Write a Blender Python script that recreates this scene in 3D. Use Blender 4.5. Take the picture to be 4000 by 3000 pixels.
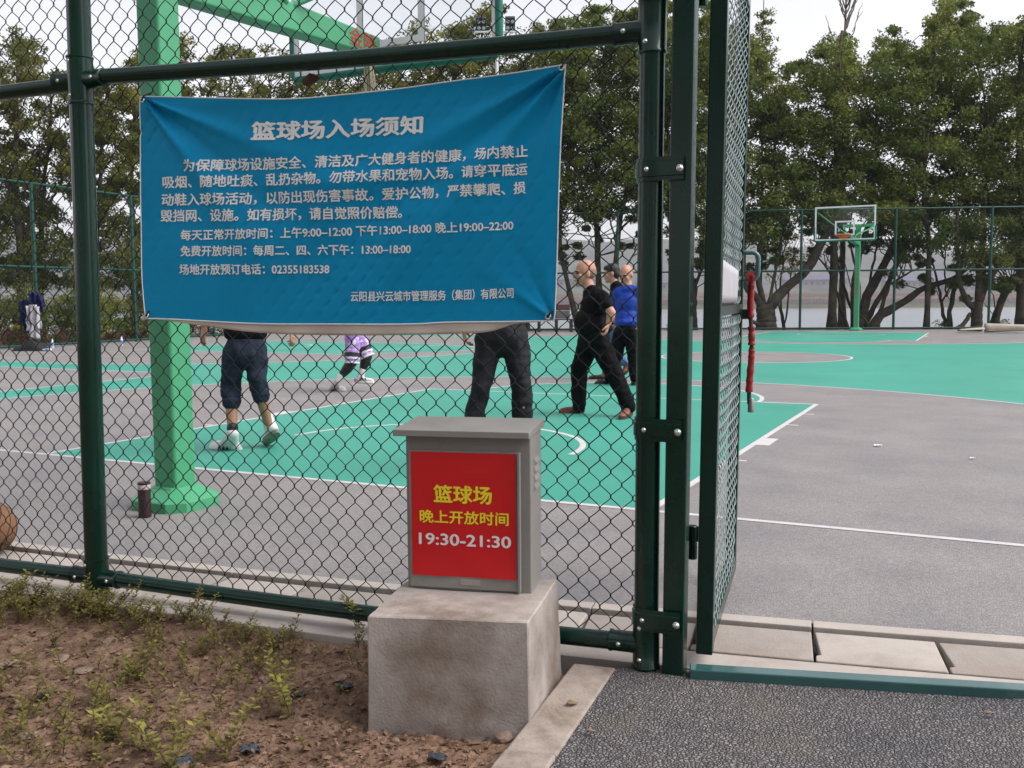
import bpy, bmesh, math, random
import numpy as np
from mathutils import Vector, Matrix, noise as mnoise

# ------------------------------------------------------------------ clearing
for o in list(bpy.data.objects):
    bpy.data.objects.remove(o, do_unlink=True)
SC = bpy.context.scene
COL = SC.collection
random.seed(7)
RNG = np.random.default_rng(11)

# ------------------------------------------------------------------ camera
FPX, IW, IH = 3789.16, 4000.0, 3000.0
CAM = np.array([4.0590, -5.0768, 1.1696])
PITCH, ROLL, YAW = 0.088055, -0.006823, 0.455015


def cam_axes(p, r, y):
    cy, sy = math.cos(y), math.sin(y)
    fwd = np.array([-sy, cy, 0.0]); right = np.array([cy, sy, 0.0]); up = np.array([0, 0, 1.0])
    f = fwd * math.cos(p) - up * math.sin(p); u = up * math.cos(p) + fwd * math.sin(p)
    return right * math.cos(r) + u * math.sin(r), u * math.cos(r) - right * math.sin(r), f


RV, UV, FV = cam_axes(PITCH, ROLL, YAW)
cam_data = bpy.data.cameras.new('camera')
cam_data.sensor_fit = 'HORIZONTAL'
cam_data.sensor_width = 36.0
cam_data.lens = FPX / IW * 36.0
cam_data.clip_start = 0.05
cam_data.clip_end = 6000.0
cam = bpy.data.objects.new('camera', cam_data)
COL.objects.link(cam)
cam.matrix_world = Matrix(((RV[0], UV[0], -FV[0], CAM[0]), (RV[1], UV[1], -FV[1], CAM[1]), (RV[2], UV[2], -FV[2], CAM[2]), (0, 0, 0, 1)))
SC.camera = cam

# ------------------------------------------------------------------ light: overcast sky, one wide soft sun from the right
SUN_EL = math.radians(50.0)
SUN_AZ = math.radians(77.0)          # clockwise from +Y
SKY_STRENGTH = 0.10
SUN_ENERGY = 1.5
world = bpy.data.worlds.new('World')
SC.world = world
world.use_nodes = True
nt = world.node_tree
bg = nt.nodes['Background']
sky = nt.nodes.new('ShaderNodeTexSky')
sky.sky_type = 'NISHITA'
sky.sun_disc = False
sky.sun_elevation = SUN_EL
sky.sun_rotation = SUN_AZ
sky.air_density = 1.0
sky.dust_density = 1.5
sky.ozone_density = 1.0
hs = nt.nodes.new('ShaderNodeHueSaturation')
hs.inputs['Saturation'].default_value = 0.16
hs.inputs['Value'].default_value = 1.0
nt.links.new(sky.outputs[0], hs.inputs['Color'])
tn = nt.nodes.new('ShaderNodeMix'); tn.data_type = 'RGBA'; tn.blend_type = 'MULTIPLY'; tn.inputs[0].default_value = 1.0
tn.inputs[7].default_value = (1.0, 0.98, 1.004, 1)
nt.links.new(hs.outputs[0], tn.inputs[6])
nt.links.new(tn.outputs[2], bg.inputs['Color'])
bg.inputs['Strength'].default_value = SKY_STRENGTH
sun_data = bpy.data.lights.new('sun', 'SUN')
sun_data.energy = SUN_ENERGY
sun_data.angle = math.radians(40.0)
sun_data.color = (1.0, 0.97, 0.93)
sun = bpy.data.objects.new('sun', sun_data)
COL.objects.link(sun)
sd = Vector((math.sin(SUN_AZ) * math.cos(SUN_EL), math.cos(SUN_AZ) * math.cos(SUN_EL), math.sin(SUN_EL)))
sun.rotation_euler = (-sd).to_track_quat('-Z', 'Y').to_euler()
sun.location = (20, 5, 20)

SC.view_settings.view_transform = 'Standard'
SC.view_settings.look = 'None'
SC.view_settings.gamma = 1.0
SC.view_settings.use_curve_mapping = False
SC.view_settings.exposure = 1.3
SC.render.engine = 'CYCLES'
SC.cycles.use_denoising = True
SC.cycles.max_bounces = 6
SC.cycles.diffuse_bounces = 3
SC.cycles.glossy_bounces = 3
SC.cycles.transparent_max_bounces = 16
SC.cycles.volume_bounces = 0
SC.cycles.caustics_reflective = False
SC.cycles.caustics_refractive = False


# ------------------------------------------------------------------ geometry of the view, used to survey where things stand
def ray(px, py):
    return FV + RV * ((px - IW / 2) / FPX) - UV * ((py - IH / 2) / FPX)


def at(px, py, D):
    """point on the sight line through a photo pixel, D metres deep"""
    return CAM + ray(px, py) * D


def gnd(px, py, z=0.0):
    r = ray(px, py)
    return CAM + r * ((z - CAM[2]) / r[2])


def depth(p):
    return float((np.asarray(p, float) - CAM) @ FV)


FH = np.array([FV[0], FV[1], 0]); FH /= np.linalg.norm(FH)
RH = np.array([FH[1], -FH[0], 0])

# ------------------------------------------------------------------ materials
MATS = {}


def mat(name, col, rough=0.6, var=0.12, vscale=6.0, bump=0.0, bscale=60.0, spec=0.4, metallic=0.0, col2=None, c2lo=0.45, c2hi=0.62, c2scale=3.0,
        coat=0.0, detail=5.0, trans=0.0, sheen=0.0, bdist=0.01, sss=0.0, scuff=0.0):
    if name in MATS:
        return MATS[name]
    m = bpy.data.materials.new(name)
    m.use_nodes = True
    t = m.node_tree
    n = t.nodes; L = t.links
    b = n['Principled BSDF']
    tc = n.new('ShaderNodeTexCoord')
    nz = n.new('ShaderNodeTexNoise')
    nz.inputs['Scale'].default_value = vscale
    nz.inputs['Detail'].default_value = detail
    L.new(tc.outputs['Object'], nz.inputs['Vector'])
    rp = n.new('ShaderNodeValToRGB')
    c = np.array(col[:3])
    rp.color_ramp.elements[0].position = 0.3
    rp.color_ramp.elements[1].position = 0.7
    rp.color_ramp.elements[0].color = (*(c * (1 - var)), 1)
    rp.color_ramp.elements[1].color = (*np.minimum(c * (1 + var), 0.95), 1)
    L.new(nz.outputs['Fac'], rp.inputs['Fac'])
    out = rp.outputs['Color']
    if col2 is not None:
        n2 = n.new('ShaderNodeTexNoise')
        n2.inputs['Scale'].default_value = c2scale
        n2.inputs['Detail'].default_value = 6
        n2.inputs['Roughness'].default_value = 0.65
        L.new(tc.outputs['Object'], n2.inputs['Vector'])
        mr = n.new('ShaderNodeMapRange')
        mr.inputs['From Min'].default_value = c2lo
        mr.inputs['From Max'].default_value = c2hi
        L.new(n2.outputs['Fac'], mr.inputs['Value'])
        mx = n.new('ShaderNodeMix')
        mx.data_type = 'RGBA'
        L.new(mr.outputs[0], mx.inputs[0])
        L.new(out, mx.inputs[6])
        mx.inputs[7].default_value = (*col2, 1)
        out = mx.outputs[2]
    if scuff:                        # worn paint: long rubbed streaks and small chips that show the grey beneath
        for sc_, rotz, lo, hi, k in (((0.9, 5.0, 1), 0.5, 0.56, 0.74, scuff), ((6.0, 1.2, 1), 1.9, 0.58, 0.72, scuff), ((34, 34, 1), 0, 0.66, 0.72, min(1, scuff * 2.2))):
            mp = n.new('ShaderNodeMapping'); mp.inputs['Scale'].default_value = sc_; mp.inputs['Rotation'].default_value = (0, 0, rotz)
            L.new(tc.outputs['Object'], mp.inputs['Vector'])
            n3 = n.new('ShaderNodeTexNoise'); n3.inputs['Scale'].default_value = 1.0; n3.inputs['Detail'].default_value = 8; n3.inputs['Roughness'].default_value = 0.7
            L.new(mp.outputs[0], n3.inputs['Vector'])
            m3 = n.new('ShaderNodeMapRange'); m3.inputs['From Min'].default_value = lo; m3.inputs['From Max'].default_value = hi; m3.inputs['To Max'].default_value = k
            L.new(n3.outputs['Fac'], m3.inputs['Value'])
            x3 = n.new('ShaderNodeMix'); x3.data_type = 'RGBA'; L.new(m3.outputs[0], x3.inputs[0]); L.new(out, x3.inputs[6]); x3.inputs[7].default_value = (0.24, 0.25, 0.24, 1)
            out = x3.outputs[2]
    L.new(out, b.inputs['Base Color'])
    b.inputs['Roughness'].default_value = rough
    b.inputs['Specular IOR Level'].default_value = spec
    b.inputs['Metallic'].default_value = metallic
    b.inputs['Coat Weight'].default_value = coat
    b.inputs['Sheen Weight'].default_value = sheen
    if trans:
        b.inputs['Transmission Weight'].default_value = trans
    if sss:
        b.inputs['Subsurface Weight'].default_value = sss
        b.inputs['Subsurface Radius'].default_value = (0.012, 0.005, 0.003)
    if bump:
        nb = n.new('ShaderNodeTexNoise')
        nb.inputs['Scale'].default_value = bscale
        nb.inputs['Detail'].default_value = 6
        L.new(tc.outputs['Object'], nb.inputs['Vector'])
        bp = n.new('ShaderNodeBump')
        bp.inputs['Strength'].default_value = bump
        bp.inputs['Distance'].default_value = bdist
        L.new(nb.outputs['Fac'], bp.inputs['Height'])
        L.new(bp.outputs[0], b.inputs['Normal'])
    MATS[name] = m
    return m


def asphalt(name, c_lo, c_hi, scale, bump, rough=0.8, crev=0.35, spec=0.35, dist=0.006, patch=None):
    """stones in binder: voronoi grains, dark crevices, slow patches"""
    m = bpy.data.materials.new(name); m.use_nodes = True
    t = m.node_tree; n = t.nodes; L = t.links; b = n['Principled BSDF']
    tc = n.new('ShaderNodeTexCoord')
    wz = n.new('ShaderNodeTexNoise'); wz.inputs['Scale'].default_value = scale * 0.7; wz.inputs['Detail'].default_value = 2
    L.new(tc.outputs['Object'], wz.inputs['Vector'])
    wa = n.new('ShaderNodeVectorMath'); wa.operation = 'SCALE'; wa.inputs[3].default_value = 0.5 / scale
    L.new(wz.outputs['Color'], wa.inputs[0])
    wb = n.new('ShaderNodeVectorMath'); wb.operation = 'ADD'
    L.new(tc.outputs['Object'], wb.inputs[0]); L.new(wa.outputs[0], wb.inputs[1])
    v = n.new('ShaderNodeTexVoronoi'); v.inputs['Scale'].default_value = scale
    L.new(wb.outputs[0], v.inputs['Vector'])
    ve = n.new('ShaderNodeTexVoronoi'); ve.feature = 'DISTANCE_TO_EDGE'; ve.inputs['Scale'].default_value = scale
    L.new(wb.outputs[0], ve.inputs['Vector'])
    rp = n.new('ShaderNodeValToRGB')
    rp.color_ramp.elements[0].color = (*c_lo, 1); rp.color_ramp.elements[1].color = (*c_hi, 1)
    sp = n.new('ShaderNodeSeparateColor'); L.new(v.outputs['Color'], sp.inputs[0])
    L.new(sp.outputs[0], rp.inputs['Fac'])
    mr = n.new('ShaderNodeMapRange'); mr.inputs['From Max'].default_value = 0.16; mr.inputs['To Min'].default_value = crev
    L.new(ve.outputs['Distance'], mr.inputs['Value'])
    mx = n.new('ShaderNodeMix'); mx.data_type = 'RGBA'; mx.blend_type = 'MULTIPLY'; mx.inputs[0].default_value = 1
    L.new(rp.outputs[0], mx.inputs[6]); L.new(mr.outputs[0], mx.inputs[7])
    big = n.new('ShaderNodeTexNoise'); big.inputs['Scale'].default_value = 1.6; big.inputs['Detail'].default_value = 5
    L.new(tc.outputs['Object'], big.inputs['Vector'])
    r2 = n.new('ShaderNodeValToRGB')
    r2.color_ramp.elements[0].position = 0.35; r2.color_ramp.elements[1].position = 0.65
    r2.color_ramp.elements[0].color = (0.86, 0.86, 0.87, 1); r2.color_ramp.elements[1].color = (1.1, 1.07, 1.03, 1)
    L.new(big.outputs['Fac'], r2.inputs[0])
    m2 = n.new('ShaderNodeMix'); m2.data_type = 'RGBA'; m2.blend_type = 'MULTIPLY'; m2.inputs[0].default_value = 1
    L.new(mx.outputs[2], m2.inputs[6]); L.new(r2.outputs[0], m2.inputs[7])
    out = m2.outputs[2]
    if patch is not None:
        pn = n.new('ShaderNodeTexNoise'); pn.inputs['Scale'].default_value = 3.2; pn.inputs['Detail'].default_value = 4
        L.new(tc.outputs['Object'], pn.inputs['Vector'])
        pm = n.new('ShaderNodeMapRange'); pm.inputs['From Min'].default_value = 0.58; pm.inputs['From Max'].default_value = 0.72; pm.inputs['To Max'].default_value = 0.55
        L.new(pn.outputs['Fac'], pm.inputs['Value'])
        m3 = n.new('ShaderNodeMix'); m3.data_type = 'RGBA'
        L.new(pm.outputs[0], m3.inputs[0]); L.new(out, m3.inputs[6]); m3.inputs[7].default_value = (*patch, 1)
        out = m3.outputs[2]
    L.new(out, b.inputs['Base Color'])
    b.inputs['Roughness'].default_value = rough
    b.inputs['Specular IOR Level'].default_value = spec
    hm = n.new('ShaderNodeMapRange'); hm.inputs['From Max'].default_value = 0.35
    L.new(ve.outputs['Distance'], hm.inputs['Value'])
    ad = n.new('ShaderNodeMath'); ad.operation = 'ADD'
    L.new(hm.outputs[0], ad.inputs[0]); L.new(sp.outputs[1], ad.inputs[1])
    bp = n.new('ShaderNodeBump'); bp.inputs['Strength'].default_value = bump; bp.inputs['Distance'].default_value = dist
    L.new(ad.outputs[0], bp.inputs['Height']); L.new(bp.outputs[0], b.inputs['Normal'])
    MATS[name] = m
    return m


def leaf_mat(name, dark, mid, light, trans=0.25, rough=0.5):
    """leaf colour from a per-clump tint attribute plus per-leaf scatter"""
    m = bpy.data.materials.new(name); m.use_nodes = True
    t = m.node_tree; n = t.nodes; L = t.links; b = n['Principled BSDF']
    at_ = n.new('ShaderNodeAttribute'); at_.attribute_name = 'tint'
    g = n.new('ShaderNodeNewGeometry')
    mm = n.new('ShaderNodeMath'); mm.operation = 'MULTIPLY_ADD'; mm.inputs[1].default_value = 0.45
    L.new(g.outputs['Random Per Island'], mm.inputs[0])
    m0 = n.new('ShaderNodeMath'); m0.operation = 'MULTIPLY'; m0.inputs[1].default_value = 0.65
    L.new(at_.outputs['Fac'], m0.inputs[0]); L.new(m0.outputs[0], mm.inputs[2])
    rp = n.new('ShaderNodeValToRGB')
    rp.color_ramp.elements[0].color = (*dark, 1); rp.color_ramp.elements[1].color = (*light, 1)
    e = rp.color_ramp.elements.new(0.55); e.color = (*mid, 1)
    L.new(mm.outputs[0], rp.inputs[0])
    L.new(rp.outputs[0], b.inputs['Base Color'])
    b.inputs['Roughness'].default_value = rough
    b.inputs['Specular IOR Level'].default_value = 0.15
    tr = n.new('ShaderNodeBsdfTranslucent'); L.new(rp.outputs[0], tr.inputs[0])
    mx = n.new('ShaderNodeMixShader'); mx.inputs[0].default_value = trans
    L.new(b.outputs[0], mx.inputs[1]); L.new(tr.outputs[0], mx.inputs[2])
    L.new(mx.outputs[0], n['Material Output'].inputs['Surface'])
    MATS[name] = m
    return m


# ------------------------------------------------------------------ mesh helpers
class MB:
    def __init__(s):
        s.v = []; s.f = []; s.n = 0; s.tint = None

    def add(s, v, f):
        v = np.asarray(v, float).reshape(-1, 3)
        s.v.append(v)
        k = s.n
        s.f.extend([tuple(int(i) + k for i in q) for q in f])
        s.n += len(v)
        return s

    def box(s, c, d, ax=None):
        """box of full size d centred at c; ax = 3x3 rows of axes"""
        ax = np.eye(3) if ax is None else np.asarray(ax, float)
        h = np.asarray(d, float) / 2
        P = [np.asarray(c, float) + ax[0] * h[0] * a + ax[1] * h[1] * b + ax[2] * h[2] * e for e in (-1, 1) for b in (-1, 1) for a in (-1, 1)]
        return s.add(P, [(0, 2, 3, 1), (4, 5, 7, 6), (0, 1, 5, 4), (2, 6, 7, 3), (0, 4, 6, 2), (1, 3, 7, 5)])

    def bar(s, p, q, w, h, up=(0, 0, 1)):
        p = np.asarray(p, float); q = np.asarray(q, float); d = q - p; L = np.linalg.norm(d); d = d / L
        u = np.asarray(up, float); sd_ = np.cross(d, u)
        if np.linalg.norm(sd_) < 1e-6:
            sd_ = np.cross(d, (1, 0, 0))
        sd_ /= np.linalg.norm(sd_); u = np.cross(sd_, d)
        return s.box((p + q) / 2, (L, w, h), (d, sd_, u))

    def prism(s, poly, z0, z1):
        n = len(poly)
        V = [(x, y, z0) for x, y in poly] + [(x, y, z1) for x, y in poly]
        F = [tuple(range(n - 1, -1, -1)), tuple(range(n, 2 * n))] + [(i, (i + 1) % n, n + (i + 1) % n, n + i) for i in range(n)]
        return s.add(V, F)

    def tube(s, pts, r, n=8, cap=True, closed=False, flat=1.0, up=None):
        P = np.asarray(pts, float); m = len(P)
        r = np.full(m, r, float) if np.isscalar(r) else np.asarray(r, float)
        T = np.gradient(P, axis=0) if not closed else np.roll(P, -1, 0) - np.roll(P, 1, 0)
        T /= np.maximum(np.linalg.norm(T, axis=1)[:, None], 1e-9)
        a = np.array(up if up is not None else ((0, 0, 1) if abs(T[0][2]) < 0.9 else (1, 0, 0)), float)
        ang = np.arange(n) * 2 * math.pi / n
        V = []
        for i in range(m):
            a = a - T[i] * (a @ T[i]); a /= max(np.linalg.norm(a), 1e-9)
            b = np.cross(T[i], a)
            V.append(P[i] + r[i] * (np.cos(ang)[:, None] * a + np.sin(ang)[:, None] * b * flat))
        V = np.concatenate(V)
        F = []
        for i in range(m if closed else m - 1):
            j = (i + 1) % m
            for k in range(n):
                k2 = (k + 1) % n
                F.append((i * n + k, i * n + k2, j * n + k2, j * n + k))
        if cap and not closed:
            F.append(tuple(range(n - 1, -1, -1))); F.append(tuple((m - 1) * n + k for k in range(n)))
        return s.add(V, F)

    def lathe(s, prof, c, n=24, axis=(0, 0, 1)):
        ax = Vector(axis).normalized()
        q = Vector((0, 0, 1)).rotation_difference(ax).to_matrix()
        V = []
        for r, z in prof:
            for k in range(n):
                a = 2 * math.pi * k / n
                V.append(np.array(q @ Vector((r * math.cos(a), r * math.sin(a), z))) + np.asarray(c, float))
        F = []
        for i in range(len(prof) - 1):
            for k in range(n):
                k2 = (k + 1) % n
                F.append((i * n + k, i * n + k2, (i + 1) * n + k2, (i + 1) * n + k))
        F.append(tuple(range(n - 1, -1, -1))); F.append(tuple((len(prof) - 1) * n + k for k in range(n)))
        return s.add(V, F)

    def ell(s, c, r, ax=None, seg=14, rings=9):
        ax = np.eye(3) if ax is None else np.asarray(ax, float)
        V = []; F = []
        for i in range(1, rings):
            th = math.pi * i / rings
            for k in range(seg):
                ph = 2 * math.pi * k / seg
                l = (r[0] * math.sin(th) * math.cos(ph), r[1] * math.sin(th) * math.sin(ph), r[2] * math.cos(th))
                V.append(np.asarray(c, float) + ax[0] * l[0] + ax[1] * l[1] + ax[2] * l[2])
        top = len(V); V.append(np.asarray(c, float) + ax[2] * r[2]); V.append(np.asarray(c, float) - ax[2] * r[2])
        for i in range(rings - 2):
            for k in range(seg):
                k2 = (k + 1) % seg
                F.append((i * seg + k, (i + 1) * seg + k, (i + 1) * seg + k2, i * seg + k2))
        for k in range(seg):
            k2 = (k + 1) % seg
            F.append((top, k, k2)); F.append((top + 1, (rings - 2) * seg + k2, (rings - 2) * seg + k))
        return s.add(V, F)

    def caps(s, p, q, r0, r1, n=14):
        """tapered capsule"""
        p = np.asarray(p, float); q = np.asarray(q, float); d = q - p; L = np.linalg.norm(d)
        if L < 1e-6:
            return s.ell(p, (r0, r0, r0))
        d /= L
        pts = []; rr = []
        for t in np.linspace(-1, 0, 5)[:-1]:
            a = t * math.pi / 2
            pts.append(p + d * (r0 * math.sin(a))); rr.append(max(r0 * math.cos(a), r0 * 0.05))
        for t in (0, 0.5, 1):
            pts.append(p + d * L * t); rr.append(r0 + (r1 - r0) * t)
        for t in np.linspace(0, 1, 5)[1:]:
            a = t * math.pi / 2
            pts.append(q + d * (r1 * math.sin(a))); rr.append(max(r1 * math.cos(a), r1 * 0.05))
        return s.tube(pts, rr, n)

    def chain(s, pts, rr, n=14):
        for i in range(len(pts) - 1):
            s.caps(pts[i], pts[i + 1], rr[i], rr[i + 1], n)
        return s

    def verts(s):
        return np.concatenate(s.v) if s.v else np.zeros((0, 3))

    def build(s, name, m, parent=None, org=None, smooth=False, sharp=35, bevel=0.0, **kw):
        me = bpy.data.meshes.new(name)
        V = s.verts()
        o0 = np.zeros(3)
        if org is not None:
            o0 = np.asarray(org, float); V = V - o0
        me.from_pydata(V.tolist(), [], s.f)
        me.materials.append(m)
        if smooth:
            me.polygons.foreach_set('use_smooth', np.ones(len(me.polygons), bool))
            if sharp and sharp < 180:
                me.set_sharp_from_angle(angle=math.radians(sharp))
        me.update()
        o = bpy.data.objects.new(name, me)
        o.location = o0
        COL.objects.link(o)
        if bevel:
            bv = o.modifiers.new('bevel', 'BEVEL'); bv.width = bevel; bv.segments = 2; bv.limit_method = 'ANGLE'; bv.angle_limit = math.radians(40); bv.harden_normals = bool(smooth)
        if parent is not None:
            o.parent = parent
            o.matrix_parent_inverse = Matrix.Translation(-parent.location)
        tag(o, **kw)
        return o


def tag(o, label=None, cat=None, group=None, kind=None):
    if label: o['label'] = label
    if cat: o['category'] = cat
    if group: o['group'] = group
    if kind: o['kind'] = kind
    return o


def thing(name, loc, label, cat, group=None):
    o = bpy.data.objects.new(name, None)
    o.location = [float(v) for v in loc]
    o.empty_display_size = 0.2
    COL.objects.link(o)
    return tag(o, label, cat, group)


def dup(root, loc, label=None, rotz=0.0, group=None):
    r = root.copy(); COL.objects.link(r)
    r.location = [float(v) for v in loc]; r.rotation_euler = (0, 0, rotz)
    if label: r['label'] = label
    if group: r['group'] = group
    for ch in list(root.children):
        c = ch.copy(); COL.objects.link(c); c.parent = r
        for g in list(ch.children):
            d = g.copy(); COL.objects.link(d); d.parent = c
    return r


def quads_obj(name, V, m, parent=None, tint=None, org=None, nper=4, **kw):
    """fast mesh of separate n-gons: V is (N*nper, 3)"""
    V = np.asarray(V, np.float32)
    o0 = np.zeros(3) if org is None else np.asarray(org, float)
    V = (V - o0).astype(np.float32)
    nv = len(V); nf = nv // nper
    me = bpy.data.meshes.new(name)
    me.vertices.add(nv); me.vertices.foreach_set('co', V.ravel())
    me.loops.add(nv); me.loops.foreach_set('vertex_index', np.arange(nv, dtype=np.int32))
    me.polygons.add(nf); me.polygons.foreach_set('loop_start', np.arange(nf, dtype=np.int32) * nper)
    me.polygons.foreach_set('loop_total', np.full(nf, nper, np.int32))
    if tint is not None:
        a = me.attributes.new('tint', 'FLOAT', 'FACE'); a.data.foreach_set('value', np.asarray(tint, np.float32))
    me.materials.append(m)
    me.update(); me.validate()
    o = bpy.data.objects.new(name, me); o.location = o0
    COL.objects.link(o)
    if parent is not None:
        o.parent = parent; o.matrix_parent_inverse = Matrix.Translation(-parent.location)
    tag(o, **kw)
    return o


def text_mesh(body, bold=0.0, shear=0.0):
    """flat lettering: vertices scaled so x runs 0..1 over the line and y is in em; returns verts, faces, width in em"""
    cu = bpy.data.curves.new('letters', 'FONT')
    cu.body = body; cu.size = 1.0; cu.shear = shear; cu.resolution_u = 3
    o = bpy.data.objects.new('letters', cu)
    COL.objects.link(o)
    dg = bpy.context.evaluated_depsgraph_get()
    me = bpy.data.meshes.new_from_object(o.evaluated_get(dg))
    V = np.array([v.co[:] for v in me.vertices]); F = [tuple(p.vertices) for p in me.polygons]
    bpy.data.objects.remove(o, do_unlink=True)
    bpy.data.meshes.remove(me); bpy.data.curves.remove(cu)
    V = V[:, :2]
    if bold:                       # heavier strokes: the outline repeated a little to each side
        n0, F0 = len(V), F
        sh = [(0, 0), (bold, 0), (-bold, 0), (0, bold * .8), (0, -bold * .8)]
        V = np.concatenate([V + np.array(d) for d in sh])
        F = [tuple(i + k * n0 for i in f) for k in range(len(sh)) for f in F0]
    w = V[:, 0].max() - V[:, 0].min()
    V[:, 0] = (V[:, 0] - V[:, 0].min()) / w
    return V, F, w
# ------------------------------------------------------------------ materials in use
M_court = asphalt('court_grey', (0.212, 0.199, 0.200), (0.285, 0.269, 0.270), 95, 0.45, 0.62, 0.62, 0.5, 0.003)
M_green = mat('court_green', (0.036, 0.285, 0.21), 0.6, 0.10, 1.2, 0.25, 260, 0.5, bdist=0.003, col2=(0.031, 0.245, 0.178), c2scale=0.6, scuff=0.16)
M_white = mat('court_white', (0.52, 0.495, 0.50), 0.65, 0.08, 20, 0.3, 200, 0.4, bdist=0.003, col2=(0.45, 0.43, 0.44), c2lo=0.55, c2hi=0.75, c2scale=9, scuff=0.45)
M_path = asphalt('path_asphalt', (0.125, 0.116, 0.122), (0.25, 0.234, 0.243), 92, 0.8, 0.8, 0.2, 0.4, 0.014, patch=(0.17, 0.15, 0.12))
M_conc = mat('concrete', (0.31, 0.275, 0.25), 0.85, 0.14, 7, 0.5, 90, 0.25, bdist=0.004, col2=(0.27, 0.225, 0.195), c2scale=2.2)
M_concp = mat('concrete_pale', (0.42, 0.375, 0.34), 0.85, 0.12, 6, 0.4, 120, 0.25, bdist=0.003, col2=(0.33, 0.285, 0.26), c2scale=3.0)
M_dark = mat('drain_dark', (0.035, 0.03, 0.028), 0.95, 0.3, 9)
M_soil = mat('soil', (0.225, 0.142, 0.098), 0.95, 0.35, 22, 1.0, 55, 0.15, bdist=0.02, col2=(0.125, 0.075, 0.052), c2scale=5.0, detail=10)
M_pipe = mat('green_pipe', (0.0010, 0.024, 0.0155), 0.22, 0.2, 3, 0.04, 30, 0.42, col2=(0.001, 0.018, 0.012), c2scale=5)
M_wire = mat('green_wire', (0.0012, 0.006, 0.005), 0.4, 0.2, 10, spec=0.3)
M_sill = mat('sill_green', (0.028, 0.088, 0.086), 0.18, 0.12, 4, spec=0.8, col2=(0.07, 0.13, 0.125), c2lo=0.6, c2hi=0.7, c2scale=2.0)
M_bolt = mat('bolt_steel', (0.75, 0.74, 0.72), 0.25, 0.08, 30, metallic=1.0)
M_grass = mat('grass_earth', (0.07, 0.075, 0.035), 0.95, 0.4, 2.0, 0.8, 18, 0.1, col2=(0.11, 0.08, 0.05), c2scale=0.8)
M_water = mat('river_water', (0.13, 0.15, 0.165), 0.30, 0.06, 0.02, 0.5, 0.35, 0.30, bdist=0.5)
M_farfence = mat('far_fence_green', (0.004, 0.050, 0.038), 0.4, 0.15, 2)


def curve_y(x):
    x = np.asarray(x, float)
    xc = np.clip(x, -1.4, 6.5)
    y = 0.018332 * xc ** 2 + 0.053658 * xc - 1.97777
    dy = 0.036664 * xc + 0.053658
    return y + (x - xc) * dy


def edge_pt(x, off, z=0.0):
    """point off metres outside the curved edge of the court"""
    xc = min(max(x, -1.4), 6.5)
    dy = 0.036664 * xc + 0.053658
    t = np.array([1, dy]); t /= np.linalg.norm(t)
    return np.array([x + t[1] * off, float(curve_y(x)) - t[0] * off, z])


def ribbon_between(name, xs, o0, o1, z0, z1, m, ztop=None, **kw):
    """solid strip following the court edge between two offsets"""
    b = MB(); n = len(xs)
    A = [edge_pt(x, o0, z1) for x in xs]; B = [edge_pt(x, o1, z1) for x in xs]
    A2 = [edge_pt(x, o0, z0) for x in xs]; B2 = [edge_pt(x, o1, z0) for x in xs]
    V = A + B + B2 + A2
    F = []
    for i in range(n - 1):
        for k in range(4):
            k2 = (k + 1) % 4
            F.append((k * n + i, k * n + i + 1, k2 * n + i + 1, k2 * n + i))
    F.append((0, n, 2 * n, 3 * n)); F.append((n - 1, 4 * n - 1, 3 * n - 1, 2 * n - 1))
    b.add(V, F)
    return b.build(name, m, **kw)


# ------------------------------------------------------------------ ground, river, far shore (setting)
def far_fence_y(x):
    return 29.84 + 0.385 * (x + 1.81)


def build_ground():
    us = np.concatenate([np.linspace(-1500, -60, 14), np.linspace(-50, 50, 26), np.linspace(60, 1500, 14)])
    vs = np.concatenate([np.linspace(-40, 37.5, 12), np.linspace(39, 66, 12), np.linspace(120, 900, 5), np.linspace(925, 1100, 8), np.linspace(1200, 2600, 10)])

    def hz(u, v):
        if v < 38: return -0.09
        if v < 64: return -0.09 - (v - 38) * 0.48
        if v < 905: return -13.5
        if v < 930: return -13.5 + (v - 905) * 0.40
        return -3.5 + min((v - 930) * 0.055, 16)
    V = []; F = []
    for v in vs:
        for u in us:
            p = CAM + RH * u + FH * v
            V.append((p[0], p[1], hz(u, v)))
    n = len(us)
    for j in range(len(vs) - 1):
        for i in range(n - 1):
            F.append((j * n + i, j * n + i + 1, (j + 1) * n + i + 1, (j + 1) * n + i))
    b = MB().add(V, F)
    b.build('ground', M_grass, smooth=True, kind='structure')
    # water
    b = MB()
    V = []
    for v in (55, 928):
        for u in (-1500, 1500):
            p = CAM + RH * u + FH * v
            V.append((p[0], p[1], -10.0))
    b.add(V, [(0, 1, 3, 2)])
    b.build('river', M_water, kind='structure')
    # hills beyond the river
    M_hill = mat('hill_slope', (0.055, 0.068, 0.062), 0.95, 0.45, 0.02, col2=(0.12, 0.11, 0.10), c2scale=0.035, detail=10)
    us = np.linspace(-1500, 1500, 90)
    b = MB(); V = []; F = []
    prof = [(1090, 0.0), (1150, 0.16), (1230, 0.34), (1330, 0.55), (1450, 0.8), (1560, 1.0), (1750, 0.85)]
    for v, k in prof:
        for u in us:
            h = 85 + 28 * mnoise.noise(Vector((u * 0.0022, 3.1, 0))) + 14 * mnoise.noise(Vector((u * 0.008, 7.7, 0)))
            h *= k * (1 + 0.16 * mnoise.noise(Vector((u * 0.01, v * 0.01, 1))))
            p = CAM + RH * u + FH * v
            V.append((p[0], p[1], h + 2))
    n = len(us)
    for j in range(len(prof) - 1):
        for i in range(n - 1):
            F.append((j * n + i, j * n + i + 1, (j + 1) * n + i + 1, (j + 1) * n + i))
    b.add(V, F)
    b.build('hills', M_hill, smooth=True, kind='structure')


build_ground()


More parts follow.
